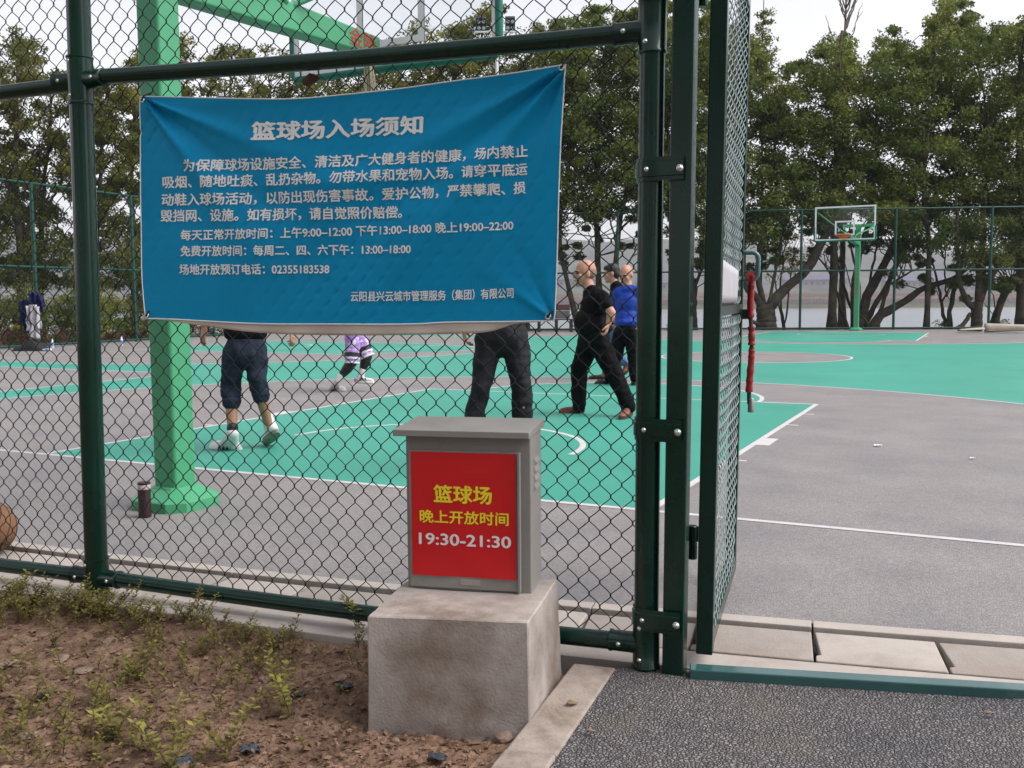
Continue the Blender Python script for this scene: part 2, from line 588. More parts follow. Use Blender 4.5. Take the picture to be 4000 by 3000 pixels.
def far_pt(px, py, v):
    r = ray(px, py); t = v / (r @ FH)
    return CAM + r * t


def build_far_shore():
    M_red = mat('railing_red', (0.34, 0.15, 0.13), 0.8, 0.25, 0.08)
    M_bank = mat('bank_stone', (0.20, 0.195, 0.19), 0.9, 0.25, 0.05)
    M_roof = mat('far_roof', (0.10, 0.10, 0.16), 0.7, 0.2, 0.06)
    M_fwall = mat('far_wall', (0.26, 0.25, 0.25), 0.8, 0.15, 0.05)
    # embankment wall with a reddish railing
    b = MB()
    for i in range(60):
        u0 = -620 + i * 26
        p = CAM + RH * u0 + FH * 926; q = CAM + RH * (u0 + 24.5) + FH * 926
        p[2] = q[2] = -2.4
        b.bar(p, q, 3, 4.6)
    for i in range(240):
        p = CAM + RH * (-620 + i * 6.5) + FH * 924
        b.box((p[0], p[1], -1.5), (1.2, 1.2, 7.0))
    p = CAM + RH * -620 + FH * 924; q = CAM + RH * 940 + FH * 924; p[2] = q[2] = 1.6
    b.bar(p, q, 1.2, 1.0)
    w = b.build('embankment_wall', M_bank, label='pale embankment with reddish railing along the far river bank', cat='embankment')
    b = MB(); p = CAM + RH * -620 + FH * 923; q = CAM + RH * 940 + FH * 923; p[2] = q[2] = -0.6
    b.bar(p, q, 0.8, 2.4); p[2] = q[2] = 3.2; b.bar(p, q, 0.8, 0.7)
    b.build('railing', M_red, parent=w)
    spots = [(2230, 985, 1010, 52, 'long grey roofed block on the far shore seen above the bench'),
             (2560, 1120, 1020, 40, 'far shore shed glimpsed between the gate posts'),
             (3170, 1108, 1000, 60, 'low blue roofed hall across the river left of the far hoop pole'),
             (3230, 1085, 1050, 46, 'upper dark roofed house across the river behind the straight dark trunk'),
             (3570, 1112, 990, 62, 'wide blue roofed hall across the river right of the fanned trunks'),
             (3600, 1098, 1045, 50, 'upper hall with blue roof across the river left of the slim straight trunk'),
             (3760, 1128, 985, 44, 'small pale roofed house across the river behind the forked thin trunk')]
    for px, py, v, wd, lab in spots:
        c = far_pt(px, py + 8, v); g = c.copy(); zb = min(c[2], 14)
        t = thing('riverside_building', (c[0], c[1], zb - 3), lab, 'building', 'buildings on the far shore')
        ax = (RH, FH, np.array([0, 0, 1.0]))
        MB().box((c[0], c[1], zb + 1.5), (wd, 16, 9), ax).build('wall', M_fwall, t)
        b = MB()
        L, W, H0, H1 = wd / 2 + 2, 10, zb + 6.0, zb + 10.5
        P = [np.array([c[0], c[1], 0]) + RH * a * L + FH * e * W + np.array([0, 0, H0]) for a in (-1, 1) for e in (-1, 1)]
        P += [np.array([c[0], c[1], 0]) + RH * a * (L - 3) + np.array([0, 0, H1]) for a in (-1, 1)]
        b.add(P, [(0, 2, 5, 4), (1, 4, 5, 3), (0, 4, 1), (2, 3, 5), (0, 1, 3, 2)])
        b.build('roof', M_roof, t)
        for i in range(int(wd // 6)):
            b = MB()
            q = np.array([c[0], c[1], zb + 2.2]) + RH * (-wd / 2 + 4 + i * 6) - FH * 8.05
            b.box(q, (2.6, 0.3, 3.0), ax)
            b.build('window', M_roof, t)


build_far_shore()

# ------------------------------------------------------------------ court
CL = 28.02
Z_G, Z_L = 0.0012, 0.0024
C2X, C2Y, C2B = -12.62, 14.4, -14.2      # the half court across the end, its basket centre and baseline
R2 = 6.9


def sub(iv, a, b):
    out = []
    for p, q in iv:
        if b <= p or a >= q: out.append((p, q)); continue
        if a > p: out.append((p, a))
        if b < q: out.append((b, q))
    return [(p, q) for p, q in out if q - p > 1e-4]


def green_main(x):
    iv = [(0.0, CL)]
    ax = abs(x)
    if ax <= 6.6:
        h = 1.575 + math.sqrt(6.75 ** 2 - x * x)
        iv = sub(iv, -1, h); iv = sub(iv, CL - h, CL + 1)
    if ax < 1.8:
        h = math.sqrt(1.8 ** 2 - x * x); iv = sub(iv, CL / 2 - h, CL / 2 + h)
    if x < C2X + R2:
        h = math.sqrt(max(R2 ** 2 - (x - C2X) ** 2, 0)); iv = sub(iv, C2Y - h, C2Y + h)
    return iv


def green_two(x):
    iv = [(C2Y - 7.8, C2Y + 7.6)]
    h = 6.75 if x < C2X + 1.4 else math.sqrt(max(R2 ** 2 - (x - C2X) ** 2, 0))
    return sub(iv, C2Y - h, C2Y + h)


def strips(b, fn, xs, z):
    for x0, x1 in zip(xs[:-1], xs[1:]):
        e = 1e-6
        A = fn(x0 + e); B = fn(x1 - e)
        if len(A) != len(B):
            A = B = fn((x0 + x1) / 2)
        for (a0, a1), (b0, b1) in zip(A, B):
            k = b.n
            b.add([(x0, a0, z), (x1, b0, z), (x1, b1, z), (x0, a1, z)], [(0, 1, 2, 3)])


def build_court():
    b = MB()
    xs = np.concatenate([np.linspace(-18.7, -2, 12), np.linspace(-1.9, 7, 60), np.linspace(7.3, 14, 8)])
    V = [(x, float(curve_y(x)), 0) for x in xs] + [(x, far_fence_y(x) + 0.2, 0) for x in xs]
    n = len(xs)
    b.add(V, [(i, i + 1, n + i + 1, n + i) for i in range(n - 1)])
    b.build('court_floor', M_court, kind='structure')
    b = MB()
    strips(b, green_main, np.unique(np.concatenate([np.linspace(-7.5, 7.5, 301), [-6.6, 6.6, -1.8, 1.8, C2X + R2]])), Z_G)
    strips(b, green_two, np.unique(np.concatenate([np.linspace(C2B, -7.5, 120)])), Z_G)
    a = np.linspace(0, math.pi, 33)
    b2 = []
    for y0, sg in ((5.8, 1), (CL - 5.8, -1)):
        yb = 0.0 if sg > 0 else CL
        b.add([(-2.45, yb, Z_G), (2.45, yb, Z_G), (2.45, y0, Z_G), (-2.45, y0, Z_G)], [(0, 1, 2, 3)])
        P = [(1.8 * math.cos(t), y0 + sg * 1.8 * math.sin(t), Z_G) for t in a]
        b.add(P, [tuple(range(len(P)))])
    b.add([(C2B, C2Y - 2.45, Z_G), (C2B + 5.8, C2Y - 2.45, Z_G), (C2B + 5.8, C2Y + 2.45, Z_G), (C2B, C2Y + 2.45, Z_G)], [(0, 1, 2, 3)])
    P = [(C2B + 5.8 + 1.8 * math.sin(t), C2Y - 1.8 * math.cos(t), Z_G) for t in a]
    b.add(P, [tuple(range(len(P)))])
    b.build('court_green_paint', M_green, kind='structure')

    L = MB()

    def ribbon(P, w=0.05, closed=False):
        P = np.asarray(P, float)
        T = np.gradient(P, axis=0) if not closed else np.roll(P, -1, 0) - np.roll(P, 1, 0)
        T /= np.linalg.norm(T, axis=1)[:, None]
        N = np.stack([-T[:, 1], T[:, 0]], 1)
        n = len(P)
        A = np.c_[P + N * w / 2, np.full(n, Z_L)]; B = np.c_[P - N * w / 2, np.full(n, Z_L)]
        F = [(i, (i + 1) % n, n + (i + 1) % n, n + i) for i in range(n if closed else n - 1)]
        L.add(np.concatenate([A, B]), F)
    e = 0.025
    ribbon([(-7.5, -e + 0.05 * 0), (7.5, -e)])
    ribbon([(-7.5, CL + e), (7.5, CL + e)])
    ribbon([(7.5 + e, -0.05), (7.5 + e, CL + 0.05)])
    ribbon([(-7.5 - e, -0.05), (-7.5 - e, 6.65)])
    t = np.linspace(0, 2 * math.pi, 97)[:-1]
    ribbon(np.c_[1.8 * np.cos(t), CL / 2 + 1.8 * np.sin(t)], 0.05, True)
    for y0, s in ((0.0, 1), (CL, -1)):
        for sx in (-1, 1):
            ribbon([(sx * (2.45 - e), y0 + s * 0.0), (sx * (2.45 - e), y0 + s * 5.8)])
            ribbon([(sx * 6.6, y0), (sx * 6.6, y0 + s * 2.99)])
            for d0, d1, ln in ((1.78, 1.83, .10), (2.60, 3.00, .10), (3.90, 3.95, .10), (4.80, 4.85, .10)):
                L.add([(sx * 2.45, y0 + s * d0, Z_L), (sx * (2.45 + ln), y0 + s * d0, Z_L), (sx * (2.45 + ln), y0 + s * d1, Z_L), (sx * 2.45, y0 + s * d1, Z_L)], [(0, 1, 2, 3)])
        ribbon([(-2.4, y0 + s * (5.8 - e)), (2.4, y0 + s * (5.8 - e))])
        t = np.linspace(0, math.pi, 49)
        ribbon(np.c_[1.8 * np.cos(t), y0 + s * (5.8 + 1.8 * np.sin(t))])
        ribbon(np.c_[1.29 * np.cos(t), y0 + s * (1.575 + 1.29 * np.sin(t))])
        th = math.acos(6.6 / 6.75); t = np.linspace(th, math.pi - th, 97)
        ribbon(np.c_[6.73 * np.cos(t), y0 + s * (1.575 + 6.73 * np.sin(t))])
    # the half court
    ribbon([(C2B, C2Y - 7.8), (-7.5, C2Y - 7.8)]); ribbon([(C2B, C2Y + 7.6), (-7.5, C2Y + 7.6)])
    ribbon([(C2B - e, C2Y - 7.8), (C2B - e, C2Y + 7.6)])
    t = np.linspace(-math.pi / 2 + .2, math.pi / 2 - .2, 97)
    ribbon(np.c_[C2X + (R2 - .02) * np.cos(t), C2Y + (R2 - .02) * np.sin(t)])
    for s in (-1, 1):
        ribbon([(C2B, C2Y + s * 6.72), (C2X + 1.4, C2Y + s * 6.72)])
        ribbon([(C2B, C2Y + s * (2.45 - e)), (C2B + 5.8, C2Y + s * (2.45 - e))])
    ribbon([(C2B + 5.8 - e, C2Y - 2.4), (C2B + 5.8 - e, C2Y + 2.4)])
    t = np.linspace(-math.pi / 2, math.pi / 2, 49)
    ribbon(np.c_[C2B + 5.8 + 1.8 * np.cos(t), C2Y + 1.8 * np.sin(t)])
    ribbon(np.c_[C2X + 1.28 * np.cos(t), C2Y + 1.28 * np.sin(t)])
    L.build('court_line_markings', M_white, kind='structure')


build_court()

# ------------------------------------------------------------------ kerb, drain, covers, strip under the fence
FPL = np.array([0.87628, -2.38469, 0.0])
FD = np.array([0.99644, 0.084296, 0.0]); FN = np.array([0.084296, -0.99644, 0.0])
FLEN = 2.2485


def bow(s):
    t = s / FLEN
    return 0.008 * 4 * t * (1 - t) if 0 < t < 1 else 0.0


def fpt(s, z, off=0.0):
    p = FPL + FD * s + FN * (off + bow(s))
    return np.array([p[0], p[1], z])


def fpix(px, py, extra=0.0):
    """(s, z) where a sight line meets the fence sheet"""
    r = ray(px, py); off = extra; s = 0; z = 0
    for _ in range(4):
        b = FPL + FN * off
        t = ((b - CAM) @ FN) / (r @ FN)
        p = CAM + r * t
        s = (p - FPL) @ FD; z = p[2]; off = extra + bow(s)
    return s, z


def build_drain():
    xs = np.linspace(-3.2, 6.5, 60)
    # kerb pieces with joints
    M_k = M_concp
    joints = [-3.2] + [3.53 + 0.78 * k for k in range(-8, 4)]
    jj = sorted(joints)
    grp = 'kerb stones between court and drain'
    for i in range(len(jj) - 1):
        a, c = jj[i] + 0.003, jj[i + 1] - 0.003
        p = edge_pt((a + c) / 2, 0.036)
        o = ribbon_between('kerb_stone', np.linspace(a, c, 6), 0.001, 0.072, -0.1, 0.012, M_k, org=(p[0], p[1], 0), bevel=0.003,
                           label='pale narrow kerb stone in the row between the court and the drain covers', cat='kerb stone', group=grp)
    ribbon_between('drain_channel', xs, 0.072, 0.60, -0.16, -0.075, M_dark, kind='structure')
    k0 = 3.53
    rng = random.Random(5)
    for k in range(-16, 8):
        a = k0 + 0.3905 * k; c = a + 0.3905
        g = rng.uniform(0.006, 0.011)
        p = edge_pt((a + c) / 2, 0.24)
        z = rng.uniform(-0.004, 0.002)
        b = MB()
        # slab with a finger slot cut into one short side
        pts = [(a + g, .095), (c - .004, .095), (c - .004, .372), (a + .004, .372), (a + .004, .325), (a + g + .012, .315)]
        P2 = [edge_pt(x, o)[:2] for x, o in pts]
        b.prism(P2[::-1], z - 0.05, z)
        b.build('drain_cover', M_conc if k % 3 else M_concp, org=(p[0], p[1], 0), bevel=0.004,
                label='concrete drain cover slab in the row between the kerb and the fence line', cat='drain cover', group='concrete drain covers')
    ribbon_between('pavement_strip', np.linspace(-3.2, 6.5, 40), 0.377, 0.53, -0.1, -0.004, M_concp, kind='structure')


build_drain()

# concrete footing the fence stands on, its front lip showing above the soil
b = MB()
ss = np.linspace(-3.4, 1.72, 40)
V = []
for s in ss:
    w = 0.004 * mnoise.noise(Vector((s * 6, 0, 0)))
    for off, z in ((-0.16, -0.005), (0.098 + w, -0.002 + w), (0.104 + w * 2, -0.2), (-0.16, -0.2)):
        p = fpt(s, z, off - bow(s)); V.append(p)
n = len(ss); F = []
for i in range(n - 1):
    for k in range(4):
        k2 = (k + 1) % 4
        F.append((i * 4 + k, i * 4 + k2, (i + 1) * 4 + k2, (i + 1) * 4 + k))
F += [(0, 3, 2, 1), tuple((n - 1) * 4 + k for k in range(4))]
b.add(V, F)
b.build('fence_footing', M_concp, org=fpt(-0.5, 0), bevel=0.004, label='pale concrete footing strip under the chain link fence above the soil bed', cat='footing')

# edging strip between soil bed and path, in two blocks
b = MB()
SA, SB = np.array([2.90, -2.27]), np.array([2.985, -3.06]); EA, EB = np.array([3.035, -2.25]), np.array([3.118, -3.03])
for nm, (t0, t1), lab in (('edging_block', (0.0, 0.80), 'speckled concrete edging strip running from the concrete plinth beside the dark path'),
                          ('edging_block', (0.805, 2.6), 'nearer concrete edging piece beyond a joint at the bottom of the picture')):
    b = MB()
    q = lambda P, Q, t: P + (Q - P) * t
    dz = 0.0 if t0 == 0 else 0.004
    b.prism([q(SA, SB, t0), q(SA, SB, t1), q(EA, EB, t1), q(EA, EB, t0)], -0.15, dz)
    c = q(SA, EB, (t0 + t1) / 2)
    b.build(nm, mat('edging_concrete', (0.30, 0.25, 0.215), 0.9, 0.2, 14, 0.7, 90, 0.2, bdist=0.004, col2=(0.17, 0.125, 0.095), c2lo=0.50, c2hi=0.70, c2scale=5, detail=9), org=(c[0], c[1], 0), bevel=0.006, label=lab, cat='edging')

# path of coarse asphalt
b = MB()
xs = np.linspace(3.02, 9.0, 20)
dirv = (EB - EA)
poly = [EA, EB, EA + dirv * 9, np.array([12, -9.0]), np.array([12, 0.4])]
for x in np.linspace(6.4, 3.0, 14):
    poly.append(edge_pt(x, 0.528)[:2])
poly = [np.array(p) for p in poly]
b.add([(p[0], p[1], -0.006) for p in poly], [tuple(range(len(poly)))])
b.build('path', M_path, kind='structure')

# soil bed: real relief
def soil_h(x, y):
    of_ = (x - FPL[0]) * FN[0] + (y - FPL[1]) * FN[1]
    h = -0.058 + 0.034 * math.exp(-max(0, of_ - 0.10) / 0.10)
    h += 0.022 * mnoise.noise(Vector((x * 1.7, y * 1.7, 0.3)))
    h += 0.014 * mnoise.noise(Vector((x * 7, y * 7, 2.0)))
    h += 0.010 * max(0, mnoise.noise(Vector((x * 17, y * 17, 5.0))))
    h += 0.007 * max(0, mnoise.noise(Vector((x * 38, y * 38, 8.0)))) + 0.004 * mnoise.noise(Vector((x * 80, y * 80, 1.0)))
    return h


b = MB()
nx, ny = 300, 200
V = []; F = []
for j in range(ny):
    for i in range(nx):
        u = i / (nx - 1); v = j / (ny - 1)
        y = -2.30 - 1.9 * (v ** 1.1)
        xr = 2.95 + (-y - 2.27) * 0.1076
        x = -0.5 + (xr + 0.5) * u
        V.append((x, y, soil_h(x, y)))
for j in range(ny - 1):
    for i in range(nx - 1):
        F.append((j * nx + i, (j + 1) * nx + i, (j + 1) * nx + i + 1, j * nx + i + 1))
b.add(V, F)
b.build('soil_bed', M_soil, smooth=True, sharp=180, kind='structure')
# ------------------------------------------------------------------ near fence
A_W, P_H = 0.03625, 0.0815


def wires(b, fmap, s0, s1, z0, z1, rad=0.0019, amp=0.0055, wob=0.0, seed=0):
    """woven chain link: one zigzag wire per column, bent round its neighbours"""
    n = int(round((s1 - s0) / A_W))
    K = 12
    for i in range(n):
        zs = np.arange(z0, z1, P_H / K)
        pts = []
        for z in zs:
            t = (z / P_H + (0.5 if i % 2 else 0.0)) % 1.0
            tri = 2 * t if t < 0.5 else 2 - 2 * t
            # round the bend a little and let neighbours overlap
            x = 0.5 + (tri - 0.5) * 1.34
            x = min(max(x, -0.035), 1.035)
            dp = amp * math.sin(2 * math.pi * t)
            s = s0 + (i + x) * A_W
            if wob:
                k = wob * mnoise.noise(Vector((s * 3, z * 3, seed)))
                s += k * 0.5; dp += k * 1.5
                zz = z + 0.7 * wob * mnoise.noise(Vector((s * 3, z * 3, seed + 9)))
            else:
                zz = z
            pts.append(fmap(s, zz, dp))
        b.tube(pts, rad, 4, cap=False)
    return b


def bolt(parent, p, n, r=0.007):
    b = MB()
    p = np.asarray(p, float); n = np.asarray(n, float)
    b.lathe([(r * 1.25, -0.002), (r * 1.25, 0.0015), (r, 0.002), (r * 0.9, r * 0.6), (r * 0.5, r * 0.95), (r * 0.05, r * 1.05)], p, 12, n)
    return b.build('bolt', M_bolt, parent, smooth=True, sharp=50)


def rail_path(s0, s1, z0, z1, n=24, lift=0.0):
    return [fpt(s0 + (s1 - s0) * t, z0 + (z1 - z0) * t + lift * 4 * t * (1 - t)) for t in np.linspace(0, 1, n)]


def sleeve(b, p, q, r):
    """pipe fitting collar with a raised rim at each end"""
    p = np.asarray(p, float); q = np.asarray(q, float); d = (q - p); L = np.linalg.norm(d); d = d / L
    prof = [(r * 0.8, 0), (r * 1.06, 0), (r * 1.06, 0.006), (r, 0.010), (r, L - 0.010), (r * 1.06, L - 0.006), (r * 1.06, L), (r * 0.8, L)]
    b.lathe(prof, p, 20, d)


def build_fence():
    root = thing('chain_link_fence', fpt(0, 0), 'dark green chain link fence with round posts that carries the blue banner', 'fence')
    ZT = 3.9
    # posts
    b = MB(); b.tube([fpt(0.0, -0.05), fpt(0.017, 1.0), fpt(0.036, 2.1), fpt(0.066, ZT)], 0.0435, 28)
    b.build('post', M_pipe, root, smooth=True)
    b = MB(); b.tube([fpt(2.249, -0.05), fpt(2.253, 1.0), fpt(2.260, 2.06), fpt(2.272, ZT)], 0.0385, 28)
    b.build('post', M_pipe, root, smooth=True)
    b = MB(); b.tube([fpt(-2.30, -0.05), fpt(-2.26, ZT)], 0.0435, 24)
    b.build('post', M_pipe, root, smooth=True)
    # rails
    for P in (rail_path(0.03, 2.255, 2.022, 1.967, lift=-0.012), rail_path(-2.27, 0.03, 1.985, 2.002), rail_path(0.0, 2.249, 0.070, 0.072, lift=-0.012),
              rail_path(-2.3, 0.0, 0.062, 0.066), rail_path(0.06, 2.27, ZT - .05, ZT - .05), rail_path(-2.27, 0.06, ZT - .05, ZT - .05)):
        MB().tube(P, 0.0290, 20).build('rail', M_pipe, root, smooth=True)
    # fittings: collars on posts and rails
    for nm, S, zc, rp, ends in (('left', 0.034, 2.005, 0.0475, (-1, 1)), ('right', 2.2585, 1.985, 0.0425, (-1,)), ('left', 0.002, 0.075, 0.0475, (-1, 1)), ('right', 2.2495, 0.085, 0.0425, (-1,))):
        b = MB()
        h0, h1 = (0.085, 0.095) if zc > 1 else (0.085, 0.07)
        sleeve(b, fpt(S, zc - h0, 0), fpt(S, zc + h1, 0), rp)
        rz = {2.005: 2.012, 1.985: 1.968, 0.075: 0.066, 0.085: 0.072}[zc]
        for sg in ends:
            e = 0.12
            p = fpt(S + sg * 0.025, rz); q = fpt(S + sg * e, rz - (0.0 if zc < 1 else 0.0))
            d = (q - p); L = np.linalg.norm(d); d /= L
            b.lathe([(0.034, 0), (0.0335, L * 0.86), (0.036, L * 0.90), (0.036, L * 0.97), (0.031, L)], p, 20, d)
        cl = b.build('clamp', M_pipe, root, smooth=True)
        for dz in ((h1 - 0.022), -(h0 - 0.03)):
            bolt(cl, fpt(S, zc + dz, 0) + FN * rp * 0.94 - FD * 0.012, FN - FD * 0.2, 0.006)
        for sg in ends:
            bolt(cl, fpt(S + sg * 0.082, rz) + FN * 0.033, FN, 0.006)
    # straps that tie the right post to the gate post
    for zc in (1.553, 0.764, 0.163):
        b = MB()
        S = 2.2505 + 0.0045 * zc
        off = 0.0385
        prof = []
        for t in np.linspace(-math.pi * 0.62, 0, 12):
            prof.append(fpt(S, 0, 0) + FD * (0.041 * math.sin(t)) + FN * (0.041 * math.cos(t)))
        prof.append(fpt(S + 0.03, 0) + FN * 0.0445); prof.append(fpt(S + 0.055, 0) + FN * 0.0445); prof.append(fpt(2.366, 0) + FN * 0.0445)
        h = 0.035
        V = []; F = []
        for k, (dz, o) in enumerate(((-h, 0), (-h, .003), (-h + .012, .003), (-h + .014, .0065), (h - .014, .0065), (h - .012, .003), (h, .003), (h, 0))):
            for p in prof:
                c = fpt(S, 0); dirn = (p - c); dirn[2] = 0; dirn /= np.linalg.norm(dirn)
                nrm = dirn if (p - c) @ FD < 0.01 else FN
                V.append((p[0] + nrm[0] * o, p[1] + nrm[1] * o, zc + dz))
        m = len(prof)
        for k in range(8):
            k2 = (k + 1) % 8
            for i in range(m - 1):
                F.append((k * m + i, k * m + i + 1, k2 * m + i + 1, k2 * m + i))
        F.append(tuple(k * m + m - 1 for k in range(8))); F.append(tuple(k * m for k in range(7, -1, -1)))
        b.add(V, F)
        cl = b.build('strap', M_pipe, root, smooth=True, sharp=30)
        bolt(cl, fpt(S, zc) + FN * 0.0475 - FD * 0.004, FN, 0.0058)
        bolt(cl, fpt(2.356, zc - 0.002) + FN * 0.051, FN, 0.0088)
    # mesh
    def fm(s, z, dp):
        return fpt(s, z, -0.042 + dp)
    b = MB()
    wires(b, fm, -1.25, 2.215, 0.045, 3.86, wob=0.0035)
    mo = b.build('wire_mesh', M_wire, root, smooth=True, sharp=180)
    return root


build_fence()

# ------------------------------------------------------------------ gate frame and open gate leaf
GP = fpt(2.341, 0)
SD = np.array([0.963, 0.270, 0.0]); SN = np.array([0.270, -0.963, 0.0])


def build_gate():
    root = thing('gateway', GP, 'square dark green gate post with a low pale green sill across the gateway', 'gate frame')
    ax = (FD, -FN, np.array([0, 0, 1.0]))
    b = MB()
    lean = np.array([0.018, 0, 1.0]); lean /= np.linalg.norm(lean)
    up = FD * 0.0085 + np.array([0, 0, 1.0]); up /= np.linalg.norm(up)
    b.box(GP + up * 1.40, (0.067, 0.067, 2.92), (FD, -FN, up))
    b.build('gate_post', M_pipe, root, bevel=0.006)
    p0 = GP + FD * 0.045 + FN * 0.0; p0 = np.array([3.262, -2.201, -0.004]); p1 = p0 + SD * 1.7
    b = MB(); b.bar(p0, p1, 0.056, 0.056)
    b.build('sill', M_sill, root, bevel=0.004)
    for z in (0.385, 2.11):
        b = MB()
        c = at(2706 + 11 * z, 1300, 3.05); c[2] = z
        b.lathe([(0.013, -0.055), (0.016, -0.052), (0.016, -0.002), (0.012, 0), (0.016, 0.002), (0.016, 0.052), (0.013, 0.055)], c - FN * 0.01, 16)
        b.box(c - FD * 0.012 - FN * 0.01 - np.array([0, 0, 0.028]), (0.024, 0.008, 0.05), ax)
        b.box(c + FD * 0.016 - FN * 0.01 + np.array([0, 0, 0.028]), (0.028, 0.008, 0.05), ax)
        b.build('hinge', M_pipe, root, smooth=True, sharp=40, bevel=0.001)

    # leaf, swung open into the court
    N0 = at(2749, 2560, 3.06); N0[2] = 0.0
    LD = np.array([-0.150, 0.985, 0.0]); LD /= np.linalg.norm(LD); LS = np.array([LD[1], -LD[0], 0.0])
    UP = np.array([0.012, 0.0, 1.0]); UP /= np.linalg.norm(UP)
    LL, T = 1.02, 0.052
    lf = thing('gate_leaf', (N0[0], N0[1], 0.04), 'open dark green mesh gate swung into the court beside the square gate post', 'gate')

    def lp(a, z, o=0.0):
        return N0 + LD * a + UP * z + LS * o
    ax2 = (LS, LD, UP)
    z0, z1 = 0.045, 2.34
    MB().box(lp(T / 2, (z0 + z1) / 2), (T, T, z1 - z0), ax2).build('hinge_stile', M_pipe, lf, bevel=0.004)
    MB().box(lp(LL - T / 2, (z0 + z1) / 2), (T * .8, T, z1 - z0), ax2).build('lock_stile', M_pipe, lf, bevel=0.004)
    MB().box(lp(LL / 2, z0 + T / 2), (T * .8, LL - 2 * T - .004, T), ax2).build('bottom_bar', M_pipe, lf, bevel=0.004)
    MB().box(lp(LL / 2, z1 - T / 2), (T * .8, LL - 2 * T - .004, T), ax2).build('top_bar', M_pipe, lf, bevel=0.004)
    MB().box(lp(LL / 2, 1.125), (T * .8, LL - 2 * T - .004, 0.035), ax2).build('middle_bar', M_pipe, lf, bevel=0.003)
    M_sheet = mat('white_sheet', (0.40, 0.38, 0.41), 0.55, 0.08, 6, 0.2, 14, 0.4, bdist=0.006)
    b = MB(); nx, nz = 14, 6; V = []; F = []
    for j in range(nz):
        for i in range(nx):
            a = T + 0.01 + (LL - 2 * T - .28) * i / (nx - 1); z = 1.150 + (0.135 - 0.02 * i / nx) * j / (nz - 1)
            V.append(lp(a, z, 0.0235 + 0.004 * mnoise.noise(Vector((a * 7, z * 11, 3)))))
    for j in range(nz - 1):
        for i in range(nx - 1):
            F.append((j * nx + i, j * nx + i + 1, (j + 1) * nx + i + 1, (j + 1) * nx + i))
    o = b.add(V, F).build('cover_sheet', M_sheet, lf, smooth=True, sharp=180)
    sm = o.modifiers.new('thickness', 'SOLIDIFY'); sm.thickness = 0.0015
    # lock box and U handle
    MB().box(lp(LL - T - 0.05, 1.22), (0.03, 0.10, 0.10), ax2).build('lock_box', M_pipe, lf, bevel=0.004)
    hd = MB(); hp = []
    zt, zb, out = 1.345, 1.238, 0.078
    for a in np.linspace(0, 1, 4): hp.append(lp(LL - 0.026, zt, 0.02 + a * (out - 0.045)))
    for t in np.linspace(0, math.pi / 2, 5)[1:]: hp.append(lp(LL - 0.026, zt - 0.025 + 0.025 * math.cos(t), out - 0.025 + 0.025 * math.sin(t)))
    for t in np.linspace(0, math.pi / 2, 5): hp.append(lp(LL - 0.026, zb + 0.025 - 0.025 * math.sin(t), out - 0.025 + 0.025 * math.cos(t)))
    for a in np.linspace(0, 1, 4)[1:]: hp.append(lp(LL - 0.026, zb, out - 0.025 - a * (out - 0.045)))
    hd.tube(hp, 0.009, 12).build('handle', mat('handle_green', (0.07, 0.15, 0.15), 0.3, 0.15, 20, spec=0.6), lf, smooth=True)
    MB().box(lp(LL - 0.01, 1.10, 0.035), (0.035, 0.03, 0.04), ax2).build('latch', M_pipe, lf, bevel=0.003)

    def lm_(s, z, dp):
        return lp(T + s, z, 0.010 + dp)
    M_lw = mat('sky_sheen_wire', (0.16, 0.21, 0.21), 0.3, 0.15, 10, spec=0.7)  # sky reflected in the gate mesh, put into the wire's base colour
    global A_W
    old = A_W
    b = MB(); wires(b, lm_, 0.0, LL - 2 * T, z0 + T, 1.107, 0.0019, 0.007, wob=0.004, seed=3)
    b.build('lower_mesh', M_lw, lf, smooth=True, sharp=180)
    b = MB(); wires(b, lm_, 0.0, LL - 2 * T, 1.144, z1 - T, 0.0019, 0.007, wob=0.004, seed=4)
    b.build('upper_mesh', M_lw, lf, smooth=True, sharp=180)

    # cable lock wrapped in red tape hanging on the handle
    H = lp(LL - 0.026, zb, out - 0.028)
    ck = thing('cable_lock', H, 'cable lock wrapped in torn red tape hanging from the gate handle', 'cable lock')
    M_tape = mat('red_tape', (0.26, 0.010, 0.012), 0.35, 0.3, 30, 0.5, 60, 0.5, bdist=0.004)
    M_cab = mat('cable_dark', (0.035, 0.028, 0.026), 0.5, 0.3, 30)
    b = MB(); P = []
    for z in np.linspace(0.012, -0.50, 40):
        P.append(H + np.array([0.004 * math.sin(z * 17), 0.002 * math.cos(z * 9), z]) + LS * 0.004)
    b.tube(P, 0.0085, 10)
    b.build('cable', M_cab, ck, smooth=True)
    b = MB()
    for a, c in ((0.016, -0.152), (-0.187, -0.262), (-0.272, -0.30), (-0.297, -0.452)):
        Q = []; rr = []
        for z in np.linspace(a, c, 22):
            Q.append(H + np.array([0.004 * math.sin(z * 17), 0.002 * math.cos(z * 9), z]) + LS * 0.004); rr.append(0.0135 + 0.004 * mnoise.noise(Vector((z * 60, a, 0))))
        b.tube(Q, rr, 12)
    b.lathe([(0.006, -0.008), (0.021, -0.006), (0.021, 0.006), (0.006, 0.008)], H + LS * 0.002 + np.array([0, 0, 0.012]), 14, FV)
    b.build('tape', M_tape, ck, smooth=True, sharp=60)
    b = MB(); b.lathe([(0.004, -0.03), (0.0125, -0.028), (0.0125, 0.026), (0.009, 0.03)], H + np.array([0.004, 0, -0.505]) + LS * 0.004, 14)
    b.build('lock_barrel', mat('lock_metal', (0.22, 0.20, 0.19), 0.35, 0.2, 30, metallic=0.7), ck, smooth=True, sharp=50)


build_gate()

# ------------------------------------------------------------------ banner
def pl(pts, x):
    a = np.array(pts, float)
    return np.interp(x, a[:, 0], a[:, 1])


